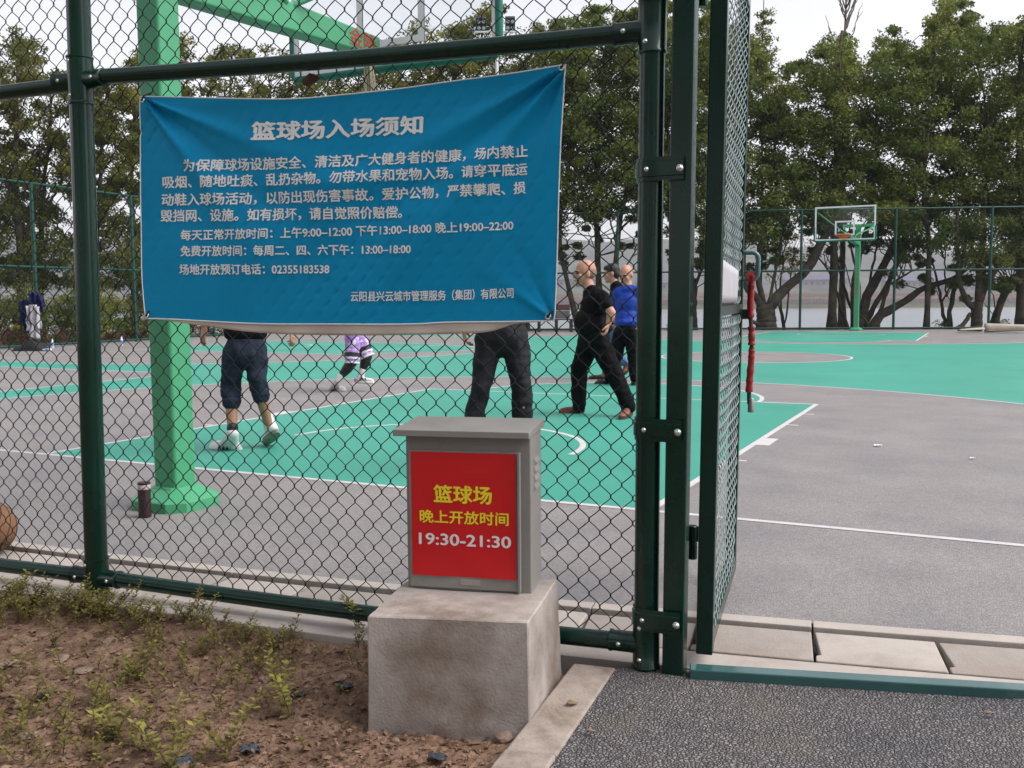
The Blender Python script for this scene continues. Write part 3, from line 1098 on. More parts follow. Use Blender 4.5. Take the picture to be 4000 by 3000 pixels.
def cr(pts):
    """smooth dense polyline through control points, by arc length"""
    P = np.asarray(pts, float); Q = []
    for i in range(len(P) - 1):
        p0 = P[max(i - 1, 0)]; p1 = P[i]; p2 = P[i + 1]; p3 = P[min(i + 2, len(P) - 1)]
        for t in np.linspace(0, 1, 12, endpoint=False):
            Q.append(0.5 * ((2 * p1) + (-p0 + p2) * t + (2 * p0 - 5 * p1 + 4 * p2 - p3) * t * t + (-p0 + 3 * p1 - 3 * p2 + p3) * t ** 3))
    Q.append(P[-1]); return np.array(Q)


def resamp(Q, n):
    d = np.r_[0, np.cumsum(np.linalg.norm(np.diff(Q, axis=0), axis=1))]
    t = np.linspace(0, d[-1], n)
    return np.stack([np.interp(t, d, Q[:, k]) for k in range(Q.shape[1])], 1)


B_TOP = [(549, 377), (700, 380), (1000, 387), (1194, 384), (1497, 355), (1723, 325), (2000, 287), (2212, 253)]
B_BOT = [(570, 1244), (680, 1247), (1000, 1264), (1300, 1266), (1600, 1266), (1750, 1259), (2000, 1256), (2163, 1252)]
B_LFT = [(549, 377), (550, 700), (553, 1020), (560, 1150), (570, 1244)]
B_RGT = [(2212, 253), (2197, 452), (2184, 741), (2178, 976), (2170, 1202), (2163, 1252)]


def banner_relief(s, z):
    """how far the cloth stands off the wires: tension folds from the corners and wire marks showing through"""
    t = (s - 0.318) / 1.665
    h = (1.915 - z) / 0.82
    d = 0.006 * math.sin(math.pi * min(max(t, 0), 1)) * math.sin(math.pi * min(max(h, 0), 1))
    # hem band along the top
    d += 0.004 * math.exp(-((h - 0.035) / 0.03) ** 2)
    # folds fanning from the upper right corner
    ax, az = 1.985 - s, 1.893 - z
    r = math.hypot(ax, az) + 1e-6; an = math.degrees(math.atan2(az, ax))
    for a0, w, A in ((23, 4.5, 0.022), (34, 4.0, -0.018), (46, 5.0, 0.022), (60, 5, -0.014), (76, 5, 0.010)):
        d += A * math.exp(-((an - a0) / w) ** 2) * math.exp(-r / 0.55) * min(1, r / 0.06)
    ax, az = s - 0.318, 1.929 - z
    r = math.hypot(ax, az) + 1e-6; an = math.degrees(math.atan2(az, ax))
    for a0, w, A in ((22, 4, 0.028), (36, 5, -0.024), (50, 5, 0.02)):
        d += A * math.exp(-((an - a0) / w) ** 2) * math.exp(-r / 0.42) * min(1, r / 0.06)
    ax, az = 1.943 - s, z - 1.098
    r = math.hypot(ax, az) + 1e-6; an = math.degrees(math.atan2(az, ax))
    for a0, w, A in ((35, 7, 0.012), (60, 7, -0.010), (80, 7, 0.006)):
        d += A * math.exp(-((an - a0) / w) ** 2) * math.exp(-r / 0.16) * min(1, r / 0.04)
    # swag below the title
    d += 0.007 * math.exp(-((h - 0.30 - 0.12 * math.sin(math.pi * t)) / 0.05) ** 2) * math.exp(-((t - 0.55) / 0.35) ** 2)
    # wires telegraphing through, one slant only, broken at the knots
    u = (s / (2 * A_W) - z / P_H)
    v = (s / (2 * A_W) + z / P_H)
    ridge = math.exp(-((u - round(u)) / 0.085) ** 2)
    fade = (0.25 + 0.75 * max(0, mnoise.noise(Vector((s * 2.2, z * 2.6, 4.0))) + 0.35))
    k = math.exp(-((t - 0.62) / 0.30) ** 2) * math.exp(-((h - 0.66) / 0.28) ** 2) + 0.55 * math.exp(-((h - 0.14) / 0.06) ** 2) + 0.22
    d -= 0.0125 * ridge * fade * k * (0.6 + 0.4 * math.sin(2 * math.pi * v))
    d += 0.003 * mnoise.noise(Vector((s * 5, z * 5, 1.5)))
    return d


def ban_pt(px, py, lift=0.0):
    s, z = fpix(px, py, -0.020)
    return fpt(s, z, -0.020 + banner_relief(s, z) + lift)


def build_banner():
    root = thing('banner', ban_pt(1380, 1266), 'blue cloth banner with white printed rules hung on the chain link fence', 'banner')
    nu, nv = 240, 130
    T = resamp(cr(B_TOP), nu); Bt = resamp(cr(B_BOT), nu); Lf = resamp(cr(B_LFT), nv); Rt = resamp(cr(B_RGT), nv)
    V = []; F = []
    for j in range(nv):
        v = j / (nv - 1)
        for i in range(nu):
            u = i / (nu - 1)
            p = (1 - v) * T[i] + v * Bt[i] + (1 - u) * Lf[j] + u * Rt[j] - ((1 - u) * (1 - v) * T[0] + u * (1 - v) * T[-1] + (1 - u) * v * Bt[0] + u * v * Bt[-1])
            V.append(ban_pt(p[0], p[1]))
    for j in range(nv - 1):
        for i in range(nu - 1):
            F.append((j * nu + i, (j + 1) * nu + i, (j + 1) * nu + i + 1, j * nu + i + 1))
    M_ban = mat('banner_blue', (0.0, 0.27, 0.53), 0.55, 0.07, 3, 0.12, 900, 0.18, bdist=0.001)
    M_let = mat('banner_white', (0.86, 0.88, 0.88), 0.6, 0.06, 20)
    M_hem = mat('banner_hem', (0.62, 0.53, 0.47), 0.7, 0.06, 5)
    o = MB().add(V, F).build('cloth', M_ban, root, smooth=True, sharp=180)
    sm = o.modifiers.new('thickness', 'SOLIDIFY'); sm.thickness = 0.0012; sm.offset = 1.0
    # white edges: thin cord along every side
    for pts in (B_TOP, B_LFT, B_RGT, B_BOT):
        Q = resamp(cr(pts), 90)
        MB().tube([ban_pt(x, y, 0.0012) for x, y in Q], 0.0022, 6).build('edge_cord', M_let, root, smooth=True)
    # bare pale hem hanging below the print
    HB = [(575, 1246), (650, 1252), (746, 1266), (1000, 1299), (1316, 1310), (1633, 1308), (1881, 1299), (1960, 1282), (2010, 1266), (2120, 1256)]
    Q1 = resamp(cr(HB), 120); V = []; F = []
    top = np.interp(Q1[:, 0], np.array(B_BOT)[:, 0], np.array(B_BOT)[:, 1])
    for k in range(5):
        for i in range(120):
            y = top[i] - 2 + (Q1[i, 1] - top[i] + 2) * k / 4
            V.append(ban_pt(Q1[i, 0], y, -0.003 + 0.003 * math.sin(Q1[i, 0] * 0.028) * k / 4))
    for k in range(4):
        for i in range(119):
            F.append((k * 120 + i, (k + 1) * 120 + i, (k + 1) * 120 + i + 1, k * 120 + i + 1))
    o = MB().add(V, F).build('hem', M_hem, root, smooth=True, sharp=180)
    sm = o.modifiers.new('thickness', 'SOLIDIFY'); sm.thickness = 0.001
    # printing
    lines = [
        ('篮球场入场须知', (985, 551), (1320, 541), (1657, 524), 76, 0.040, 'lettering', 1.0),
        ('为保障球场设施安全、清洁及广大健身者的健康，场内禁止', (722, 672), (1390, 652), (2062, 614), 50, 0.026, 'lettering', 0),
        ('吸烟、随地吐痰、乱扔杂物。勿带水果和宠物入场。请穿平底运', (637, 737), (1330, 718), (2062, 684), 50, 0.026, 'lettering', 0),
        ('动鞋入球场活动，以防出现伤害事故。爱护公物，严禁攀爬、损', (633, 805), (1330, 790), (2056, 757), 50, 0.026, 'lettering', 0),
        ('毁挡网、设施。如有损坏，请自觉照价赔偿。', (629, 868), (1100, 862), (1575, 853), 50, 0.026, 'lettering', 0),
        ('每天正常开放时间：上午9:00–12:00 下午13:00–18:00 晚上19:00–22:00', (708, 940), (1340, 925), (2007, 900), 43, 0.026, 'lettering', 0),
        ('免费开放时间：每周二、四、六下午：13:00–18:00', (708, 1002), (1100, 999), (1612, 993), 43, 0.026, 'lettering', 0),
        ('场地开放预订电话：02355183538', (704, 1074), (950, 1073), (1289, 1071), 43, 0.026, 'lettering', 0),
        ('云阳县兴云城市管理服务（集团）有限公司', (1373, 1178), (1690, 1175), (2010, 1164), 42, 0.022, 'lettering', 0),
    ]
    for body, a, m, c, h, bold, nm, sh in lines:
        W, Fc, w = text_mesh(body, bold)
        co = np.polyfit([a[0], m[0], c[0]], [a[1], m[1], c[1]], 2)
        V = []
        for q_, (x, y) in enumerate(W):
            X = a[0] + (c[0] - a[0]) * x
            Y = np.polyval(co, X) - (y + 0.10) * h * 1.02
            V.append(ban_pt(X, Y, 0.0030 + 0.00012 * (q_ * 5 // len(W))))
        MB().add(V, Fc).build(nm, M_let, root)
    # tied corners
    M_rope = mat('tie_dark', (0.03, 0.03, 0.03), 0.8)
    for px, py in ((560, 392), (2196, 266), (577, 1232), (2144, 1236)):
        p = ban_pt(px, py, 0.004)
        b = MB(); b.tube([p + FD * 0.008 * math.cos(t) + np.array([0, 0, 0.008 * math.sin(t)]) for t in np.linspace(0, 2 * math.pi, 13)[:-1]], 0.003, 6, closed=True)
        e = b.build('eyelet', M_bolt, root, smooth=True)
        b = MB(); b.tube([p, p + FN * 0.006 + np.array([0.01, 0, 0.012]), p - FN * 0.03 + np.array([0.016, 0, 0.03])], 0.0032, 6)
        b.build('tie', M_rope, e, smooth=True)


build_banner()

# ------------------------------------------------------------------ concrete plinth and metal cabinet
def rough_block():
    h = 0.276
    T = [np.array([2.506, -2.850]), np.array([2.949, -2.716]), np.array([2.852, -2.292]), np.array([2.425, -2.520])]
    Bm = [np.array([2.512, -2.862]), np.array([2.958, -2.722]), np.array([2.876, -2.300]), np.array([2.440, -2.50])]
    bm = bmesh.new()
    vt = [bm.verts.new((*p, h + dz)) for p, dz in zip(T, (0.0, 0.004, 0.0, 0.0))]; vb = [bm.verts.new((*p, -0.14)) for p in Bm]
    bm.faces.new(vt); bm.faces.new(vb[::-1])
    for i in range(4):
        bm.faces.new((vb[i], vb[(i + 1) % 4], vt[(i + 1) % 4], vt[i]))
    bmesh.ops.bevel(bm, geom=list(bm.edges), offset=0.004, segments=1, affect='EDGES')
    bmesh.ops.subdivide_edges(bm, edges=bm.edges[:], cuts=22, use_grid_fill=True)
    bmesh.ops.triangulate(bm, faces=[f for f in bm.faces if len(f.verts) > 4])
    for v in bm.verts:
        c = v.co
        n = mnoise.noise(c * 5) * 0.0035 + mnoise.noise(c * 22) * 0.0014 + mnoise.noise(c * 70) * 0.0006
        if c.z < 0.0:
            n += 0.016 * max(0, mnoise.noise(Vector((c.x * 14, c.y * 14, c.z * 20)))) * min(1, -c.z / 0.03)
        d = Vector((c.x - 2.69, c.y + 2.6, (c.z - 0.1) * 0.8)).normalized()
        v.co += d * n
    me = bpy.data.meshes.new('concrete_plinth'); bm.to_mesh(me); bm.free()
    me.polygons.foreach_set('use_smooth', np.ones(len(me.polygons), bool)); me.set_sharp_from_angle(angle=math.radians(40))
    m = mat('plinth_concrete', (0.34, 0.30, 0.275), 0.9, 0.24, 4.5, 0.6, 120, 0.2, bdist=0.003, col2=(0.20, 0.155, 0.13), c2lo=0.47, c2hi=0.66, c2scale=3.5, detail=10)
    me.materials.append(m)
    o = bpy.data.objects.new('concrete_plinth', me); COL.objects.link(o)
    tag(o, 'rough stained concrete plinth on the soil under the grey cabinet', 'plinth')


rough_block()


def build_cabinet():
    o = np.array([2.466, -2.568, 0.272]); x = np.array([0.385, 0.094, 0.0]); x /= np.linalg.norm(x)
    y = np.array([-x[1], x[0], 0]); z = np.array([0, 0, 1.0])
    W, D, H = 0.392, 0.165, 0.490
    P = lambda a, b_, c: o + x * a + y * b_ + z * c
    ax = (x, y, z)
    root = thing('electrical_cabinet', P(W / 2, D / 2, 0), 'grey sheet metal cabinet with red poster on its door, standing on the concrete plinth', 'cabinet')
    M_c = mat('cabinet_grey', (0.23, 0.215, 0.20), 0.45, 0.08, 5, 0.05, 60, 0.45, col2=(0.17, 0.15, 0.135), c2lo=0.55, c2hi=0.75, c2scale=6)
    M_r = mat('poster_red', (0.52, 0.006, 0.010), 0.42, 0.05, 4, 0.12, 9, 0.4, bdist=0.006)
    M_y = mat('poster_yellow', (0.78, 0.62, 0.02), 0.5, 0.05, 20)
    M_w = mat('poster_white', (0.72, 0.66, 0.66), 0.5, 0.05, 20)
    MB().box(P(W / 2, D / 2, H / 2), (W, D, H), ax).build('body', M_c, root, bevel=0.004)
    # roof with front and side overhang, slightly pitched
    b = MB()
    pr = [(-0.031, -0.030), (W + 0.001, -0.030), (W + 0.009, D + 0.010), (-0.016, D + 0.010)]
    zt = [H + 0.012, H + 0.012, H + 0.030, H + 0.030]
    V = [P(a, c, e) for (a, c), e in zip(pr, zt)] + [P(a, c, H - 0.008 if c < 0 else H + 0.004) for (a, c) in pr]
    b.add(V, [(0, 1, 2, 3), (7, 6, 5, 4), (0, 4, 5, 1), (1, 5, 6, 2), (2, 6, 7, 3), (3, 7, 4, 0)])
    b.build('roof', M_c, root, bevel=0.002)
    # door, a little proud
    d0, d1, e0, e1 = 0.012, W - 0.030, 0.012, H - 0.052
    door = MB().box(P((d0 + d1) / 2, -0.006, (e0 + e1) / 2), (d1 - d0, 0.010, e1 - e0), ax).build('door', M_c, root, bevel=0.002)
    MB().box(P(d1 - 0.004, -0.0155, (e0 + e1) / 2), (0.007, 0.008, e1 - e0), ax).build('door_flange', M_c, door, bevel=0.001)
    # louvres on the right side
    for k in range(4):
        b = MB(); zz = 0.415 - 0.027 * k
        V = [P(W + .0005, 0.045, zz), P(W + .0005, 0.115, zz), P(W + .0005, 0.115, zz - .018), P(W + .0005, 0.045, zz - .018), P(W + .0075, 0.050, zz - .016), P(W + .0075, 0.110, zz - .016)]
        b.add(V, [(0, 1, 5, 4), (0, 4, 3), (1, 2, 5), (3, 4, 5, 2)])
        b.build('louvre', M_c, root)
    # poster: paper with a curl at its lower right
    p0, p1, q0, q1 = d0 + 0.008, d1 - 0.013, 0.050, e1 - 0.004
    nx, nz = 26, 30; V = []; F = []

    def pp(u, v, l=0.0):
        a = p0 + (p1 - p0) * u; c = q0 + (q1 - q0) * v - 0.012 * u * (1 - v) * 0
        lift = 0.004 * max(0, 1 - v * 7) * (0.5 + 0.5 * math.sin(u * 9)) + 0.0012 * max(0, mnoise.noise(Vector((u * 3, v * 4, 2))))
        if u > 0.96: lift += 0.002 * (u - 0.96) / 0.04
        # creases
        lift += 0.0016 * math.exp(-((v - 0.84 + 0.10 * (u - 0.5)) / 0.010) ** 2) * (u > 0.42)
        return P(a, -0.0125 - lift - l, c)
    for j in range(nz):
        for i in range(nx):
            V.append(pp(i / (nx - 1), j / (nz - 1)))
    for j in range(nz - 1):
        for i in range(nx - 1):
            F.append((j * nx + i, j * nx + i + 1, (j + 1) * nx + i + 1, (j + 1) * nx + i))
    po = MB().add(V, F).build('poster', M_r, root, smooth=True, sharp=180)
    # lettering on the poster: (text, u range, v base, em height in v)
    for body, u0, u1, vb, hh, m_, bold in (('篮球场', 0.215, 0.775, 0.600, 0.150, M_y, 0.030), ('晚上开放时间', 0.080, 0.930, 0.432, 0.112, M_y, 0.022), ('19:30-21:30', 0.068, 0.952, 0.246, 0.130, M_w, 0.022)):
        Wd, Fc, w = text_mesh(body, bold)
        V = [pp(u0 + (u1 - u0) * a, vb + (c + 0.06) * hh, 0.0012 + 0.00006 * (q_ * 5 // len(Wd))) for q_, (a, c) in enumerate(Wd)]
        MB().add(V, Fc).build('lettering', m_, po)
    MB().box(P(0.205, -0.0125, 0.034), (0.062, 0.002, 0.018), ax).build('label_plate', mat('label_grey', (0.30, 0.27, 0.25), 0.4), door)


build_cabinet()
# ------------------------------------------------------------------ basketball hoops
M_hoop = mat('hoop_green', (0.055, 0.295, 0.145), 0.38, 0.04, 2.5, 0.03, 40, 0.45, col2=(0.052, 0.275, 0.136), c2scale=1.5)
M_pad = mat('pad_green', (0.012, 0.15, 0.11), 0.5, 0.12, 6)
M_frame = mat('board_white', (0.75, 0.75, 0.77), 0.45, 0.06, 5)
M_rim = mat('rim_orange', (0.72, 0.12, 0.03), 0.4, 0.1, 10)
M_redlet = mat('arm_red', (0.34, 0.05, 0.035), 0.6, 0.1, 10)


def glass_mat():
    m = bpy.data.materials.new('board_glass'); m.use_nodes = True
    n = m.node_tree.nodes; L = m.node_tree.links
    tr = n.new('ShaderNodeBsdfTransparent'); tr.inputs[0].default_value = (0.96, 0.97, 0.97, 1)
    gl = n.new('ShaderNodeBsdfGlossy'); gl.inputs['Roughness'].default_value = 0.05
    fr = n.new('ShaderNodeFresnel'); fr.inputs[0].default_value = 1.35
    mx = n.new('ShaderNodeMixShader')
    L.new(fr.outputs[0], mx.inputs[0]); L.new(tr.outputs[0], mx.inputs[1]); L.new(gl.outputs[0], mx.inputs[2])
    L.new(mx.outputs[0], n['Material Output'].inputs['Surface'])
    MATS['board_glass'] = m
    return m


M_glass = glass_mat()


def build_hoop(yb, sg, label, letters_on, net_kind):
    """yb = baseline, sg = +1 when the court lies towards +Y"""
    def W(x, y, z): return np.array([x * sg, yb + sg * y, z])
    yp = -1.0 if sg > 0 else -1.55
    cx = -0.085
    root = thing('basketball_hoop', W(cx, yp, 0), label, 'basketball hoop', 'basketball hoops at the two ends of the court')
    H = 3.55; r = 0.083
    bm = MB(); bm.box(W(cx, yp, H / 2 + 0.03), (2 * r, 2 * r, H - 0.06))
    o = bm.build('pole', M_hoop, root, smooth=True, sharp=120)
    bv = o.modifiers.new('bevel', 'BEVEL'); bv.width = 0.022; bv.segments = 5; bv.limit_method = 'ANGLE'; bv.angle_limit = math.radians(40); bv.harden_normals = True
    # base: chamfered skirt
    def octa(h, c):
        return [(h - c, -h), (h, -h + c), (h, h - c), (h - c, h), (-h + c, h), (-h, h - c), (-h, -h + c), (-h + c, -h)]
    rings = [(0.205, 0.080, 0.0), (0.205, 0.080, 0.052), (0.201, 0.079, 0.058), (0.108, 0.036, 0.112), (0.106, 0.036, 0.119), (0.086, 0.022, 0.121)]
    V = []; F = []
    for h, c, z in rings:
        V += [W(cx + a * sg, yp + e * sg, z) for a, e in octa(h, c)]
    for i in range(len(rings) - 1):
        for k in range(8):
            k2 = (k + 1) % 8
            F.append((i * 8 + k, i * 8 + k2, (i + 1) * 8 + k2, (i + 1) * 8 + k))
    F.append(tuple(range((len(rings) - 1) * 8, len(rings) * 8)))
    MB().add(V, F).build('base_plate', M_hoop, root, bevel=0.004)
    # arm
    ya, yz = yp + r + 0.001, 1.08
    zlo0, zhi0, zlo1, zhi1 = 2.845, 3.065, 2.945, 3.085
    w = 0.075
    V = [W(cx + a * w, y, z) for y, z0, z1 in ((ya, zlo0, zhi0), (yz, zlo1, zhi1)) for z in (z0, z1) for a in (-1, 1)]
    arm = MB().add(V, [(0, 1, 3, 2), (4, 6, 7, 5), (0, 4, 5, 1), (2, 3, 7, 6), (0, 2, 6, 4), (1, 5, 7, 3)]).build('arm', M_hoop, root, bevel=0.012)
    if sg > 0:
        Wd, Fc, wd = text_mesh('金陵', 0.02)
        V = []
        s0 = fpix  # noqa
        for q_, (a, c) in enumerate(Wd):
            V.append(W(cx + w + 0.002 + 0.0001 * (q_ * 5 // len(Wd)), 0.69 + 0.33 * a, 2.962 + 0.135 * c))
        MB().add(V, Fc).build('lettering', M_redlet, arm)
    # T bar and braces
    MB().box(W(cx, yp, H - 0.03), (1.02, 0.10, 0.10)).build('cross_bar', M_hoop, root, bevel=0.02)
    for a in (-1, 1):
        pts = [W(cx + a * 0.46, yp + 0.05, H - 0.07), W(cx + a * 0.45, yp + 0.25, H - 0.14), W(cx + a * 0.12, -0.20, 3.16), W(cx + a * 0.06, 0.02, 3.06)]
        MB().tube(pts, 0.026, 10).build('brace', M_hoop, root, smooth=True)
        pts = [W(a * 0.83, 1.165, 3.78), W(cx + a * 0.05, 0.08, 3.05)]
        MB().tube(pts, 0.020, 10).build('board_brace', M_hoop, root, smooth=True)
    # board
    Y = 1.2
    zb, zt = 2.9, 3.95
    bd = MB().box(W(0, Y, (zb + zt) / 2), (1.76, 0.010, 1.01)).build('backboard_glass', M_glass, root)
    b = MB()
    for a in (-1, 1):
        b.box(W(a * 0.878, Y, (zb + zt) / 2), (0.046, 0.034, zt - zb))
    b.box(W(0, Y, zt - 0.023), (1.708, 0.034, 0.046)); b.box(W(0, Y, zb + 0.023), (1.708, 0.034, 0.046))
    b.build('board_frame', M_frame, root, bevel=0.003)
    b = MB()
    zi0, zi1 = 3.05, 3.50
    for y in (Y + 0.007, Y - 0.007):
        for a in (-1, 1):
            b.box(W(a * 0.27, y, (zi0 + zi1) / 2), (0.05, 0.003, zi1 - zi0))
        b.box(W(0, y, zi1 - 0.025), (0.49, 0.003, 0.05)); b.box(W(0, y, zi0 + 0.025), (0.49, 0.003, 0.05))
    b.build('target_square', M_frame, root)
    b = MB()
    prof = [(-0.905, zb + 0.42), (-0.905, zb + 0.02), (-0.885, zb - 0.012), (0.885, zb - 0.012), (0.905, zb + 0.02), (0.905, zb + 0.42)]
    b.tube([W(x, Y, z) for x, z in prof], 0.032, 10, flat=0.9, up=(0, 1, 0))
    b.build('edge_padding', M_pad, root, smooth=True, sharp=50)
    # rim
    b = MB()
    b.tube([W(0.235 * math.cos(t), 1.575 + 0.235 * math.sin(t), 3.05) for t in np.linspace(0, 2 * math.pi, 33)[:-1]], 0.010, 8, closed=True)
    b.box(W(0, Y + 0.03, 3.01), (0.16, 0.02, 0.13))
    b.add([W(-.09, Y + .03, 3.045), W(.09, Y + .03, 3.045), W(.12, 1.40, 3.045), W(-.12, 1.40, 3.045), W(-.05, Y + .03, 2.95), W(.05, Y + .03, 2.95)],
          [(0, 1, 2, 3), (0, 3, 4), (1, 5, 2), (4, 3, 2, 5), (0, 4, 5, 1)])
    if sg < 0:
        n = 28; V = []
        for rr, z in ((0.245, 3.05), (0.20, 3.0), (0.13, 2.965), (0.10, 2.93)):
            V += [W(rr * math.cos(2 * math.pi * k / n), 1.575 + rr * math.sin(2 * math.pi * k / n), z) for k in range(n)]
        b.add(V, [(i * n + k, i * n + (k + 1) % n, (i + 1) * n + (k + 1) % n, (i + 1) * n + k) for i in range(3) for k in range(n)])
    b.build('rim', M_rim, root, smooth=True, sharp=50)
    if sg > 0:
        # weathered net bundled up and hanging from the arm end
        b = MB(); rg = random.Random(3)
        for k in range(46):
            a = rg.uniform(0, 6.28); rt = rg.uniform(0.0, 0.035); rb = rt + rg.uniform(0.0, 0.035); x0, y0 = -0.01, 0.93
            pts = [W(x0 + rt * math.cos(a), y0 + rt * math.sin(a), 2.955)]
            for t in (0.35, 0.7, 1.0):
                pts.append(W(x0 + (rt + (rb - rt) * t) * math.cos(a + 0.3 * t) + rg.uniform(-.006, .006), y0 + (rt + (rb - rt) * t) * math.sin(a + .3 * t), 2.955 - t * rg.uniform(.30, .42)))
            b.tube(pts, 0.0042, 5)
        b.build('bundled_net', mat('old_net', (0.42, 0.38, 0.28), 0.9, 0.3, 60), root, smooth=True)
    else:
        for k, ch in enumerate('金陵体育器材'):
            Wd, Fc, wd = text_mesh(ch)
            V = [np.array([W(cx, 0, 0)[0] - 0.055 + 0.11 * a, W(0, yp, 0)[1] - r - 0.003, 2.02 - 0.165 * k + 0.115 * c]) for a, c in Wd]
            MB().add(V, Fc).build('lettering', M_redlet, root)
    return root


build_hoop(0.0, 1, 'near basketball hoop on a thick green square pole behind the blue banner', True, 'bundled')
build_hoop(CL, -1, 'distant basketball hoop with orange rim on a slim green pole at the end fence', True, None)

# ------------------------------------------------------------------ small things on the court
def build_small():
    p = gnd(567, 2020)
    t = thing('drink_flask', p, 'dark maroon drink flask standing by the base of the green hoop pole', 'flask')
    M_fl = mat('flask_maroon', (0.022, 0.006, 0.008), 0.35, 0.3, 12, spec=0.5)
    b = MB(); b.lathe([(0.030, 0), (0.034, 0.004), (0.034, 0.150), (0.0335, 0.153), (0.032, 0.1535)], p, 28); b.build('body', M_fl, t, smooth=True, sharp=40)
    b = MB(); b.lathe([(0.0325, 0.1545), (0.0335, 0.156), (0.0335, 0.178), (0.0325, 0.180)], p, 28); b.build('clear_band', mat('flask_band', (0.45, 0.36, 0.36), 0.3, 0.1, 20, spec=0.6), t, smooth=True, sharp=40)
    b = MB(); b.lathe([(0.033, 0.181), (0.0345, 0.183), (0.0345, 0.191), (0.033, 0.193), (0.02, 0.1935)], p, 28); b.build('lid', M_fl, t, smooth=True, sharp=40)

    c = at(-42, 2090, 4.52)
    c[2] = 0.122
    t = thing('basketball', (c[0], c[1], 0.0), 'worn orange basketball on the grey floor behind the far left of the fence', 'ball')
    MB().ell(c, (0.121, 0.121, 0.121), seg=36, rings=22).build('ball_skin', mat('ball_orange', (0.185, 0.09, 0.048), 0.7, 0.15, 8, 0.5, 350, 0.3, bdist=0.001), t, smooth=True, sharp=180)
    b = MB()
    A = Vector((0.5, 0.4, 0.77)).normalized()
    q = Vector((0, 0, 1)).rotation_difference(A).to_matrix()
    for k in range(2):
        b.tube([c + np.array(q @ Vector((0.121 * math.cos(u), 0.121 * math.sin(u), 0) if k == 0 else (0.121 * math.cos(u), 0, 0.121 * math.sin(u)))) for u in np.linspace(0, 2 * math.pi, 49)[:-1]], 0.0025, 5, closed=True)
    for s in (-1, 1):
        b.tube([c + np.array(q @ (Vector((0.78 * math.cos(u), s * 0.42 + 0.16 * s * math.cos(2 * u), 0.85 * math.sin(u))).normalized() * 0.121)) for u in np.linspace(0, 2 * math.pi, 49)[:-1]], 0.0025, 5, closed=True)
    b.build('seam', mat('ball_seam', (0.03, 0.02, 0.015), 0.8), t, smooth=True)

    # two dry leaves caught on the top rail
    M_dl = mat('dry_leaf', (0.11, 0.055, 0.035), 0.8, 0.3, 40)
    for px, py, w, hgt, lab, flip in ((705, 238, 0.055, 0.016, 'curled brown leaf lying on top of the upper fence rail', 1), (1202, 292, 0.035, -0.045, 'dark dry leaf hanging under the upper fence rail', -1)):
        s, z = fpix(px, py, 0.0)
        b = MB(); V = []; F = []
        for i in range(9):
            for k in range(4):
                u = i / 8; ww = math.sin(math.pi * min(max(u, 0.04), 0.97)) ** 0.7
                if flip > 0:
                    V.append(fpt(s + (u - 0.5) * w, z - 0.010 + hgt * ww * (1 if k in (1, 2) else 0.2), -0.020 + (k - 1.5) * 0.018 * ww))
                else:
                    V.append(fpt(s + (k - 1.5) * 0.022 * ww + 0.006 * math.sin(u * 5), z - 0.004 + 0.012 + hgt * u, -0.020 + 0.010 * math.sin(k * 1.7 + u * 3)))
        for i in range(8):
            for k in range(3):
                F.append((i * 4 + k, i * 4 + k + 1, (i + 1) * 4 + k + 1, (i + 1) * 4 + k))
        o = b.add(V, F).build('dry_leaf', M_dl, org=fpt(s, z), smooth=True, sharp=180, label=lab, cat='leaf')
        sm = o.modifiers.new('thickness', 'SOLIDIFY'); sm.thickness = 0.001

    # white paper bits on the court
    for px, py, l, lab in ((3428, 1743, .055, 'white paper scrap on the grey floor right of the key'), (3798, 1793, .035, 'smaller white paper scrap farther right on the grey floor')):
        g = gnd(px, py, .004); V = []; F = []
        for i in range(6):
            for k in range(4):
                V.append(g + RH * ((i / 5 - .5) * l * (1 + .2 * math.sin(k * 2))) + FH * ((k / 3 - .5) * l * .7) + np.array([0, 0, .006 + .008 * abs(math.sin(i * 1.3 + k))]))
        for i in range(5):
            for k in range(3): F.append((i * 4 + k, (i + 1) * 4 + k, (i + 1) * 4 + k + 1, i * 4 + k + 1))
        o = MB().add(V, F).build('paper_scrap', M_frame, org=g, label=lab, cat='scrap')
        sm = o.modifiers.new('thickness', 'SOLIDIFY'); sm.thickness = .0006

    # water bottles by the side fence
    M_wb = mat('bottle_clear', (0.62, 0.66, 0.72), 0.2, 0.05, 10, spec=0.6); M_wl = mat('bottle_label', (0.10, 0.22, 0.55), 0.4, 0.1, 10); M_wc = mat('bottle_cap', (0.75, 0.76, 0.78), 0.5)

    def bottle(px, py, lab, lying=False):
        p = gnd(px, py)
        t = thing('water_bottle', p, lab, 'water bottle', 'water bottles left by the side fence')
        axis = np.array((0, 0, 1.0)) if not lying else -RH * 0.95 + FH * 0.3
        axis = axis / np.linalg.norm(axis)
        c = np.asarray(p, float) + (np.array([0, 0, 0.036]) if lying else 0)
        MB().lathe([(0.028, 0), (0.033, 0.006), (0.033, 0.145), (0.030, 0.165), (0.015, 0.205), (0.013, 0.212)], c, 18, axis).build('body', M_wb, t, smooth=True, sharp=50)
        MB().lathe([(0.0336, 0.070), (0.0342, 0.072), (0.0342, 0.138), (0.0336, 0.14)], c, 18, axis).build('label_band', M_wl, t, smooth=True, sharp=50)
        MB().lathe([(0.0165, 0.213), (0.017, 0.215), (0.017, 0.234), (0.015, 0.236)], c, 14, axis).build('cap', M_wc, t, smooth=True, sharp=50)
    bottle(476, 1350, 'upright blue labelled water bottle alone on the court edge right of the round fence post')
    bottle(206, 1361, 'upright water bottle standing behind the lying one by the black bag')
    bottle(200, 1372, 'water bottle lying on its side beside the black bag', True)

    # black bag on the floor
    p = gnd(118, 1371)
    t = thing('sports_bag', p, 'slumped black sports bag on the court edge below the hanging jackets', 'bag')
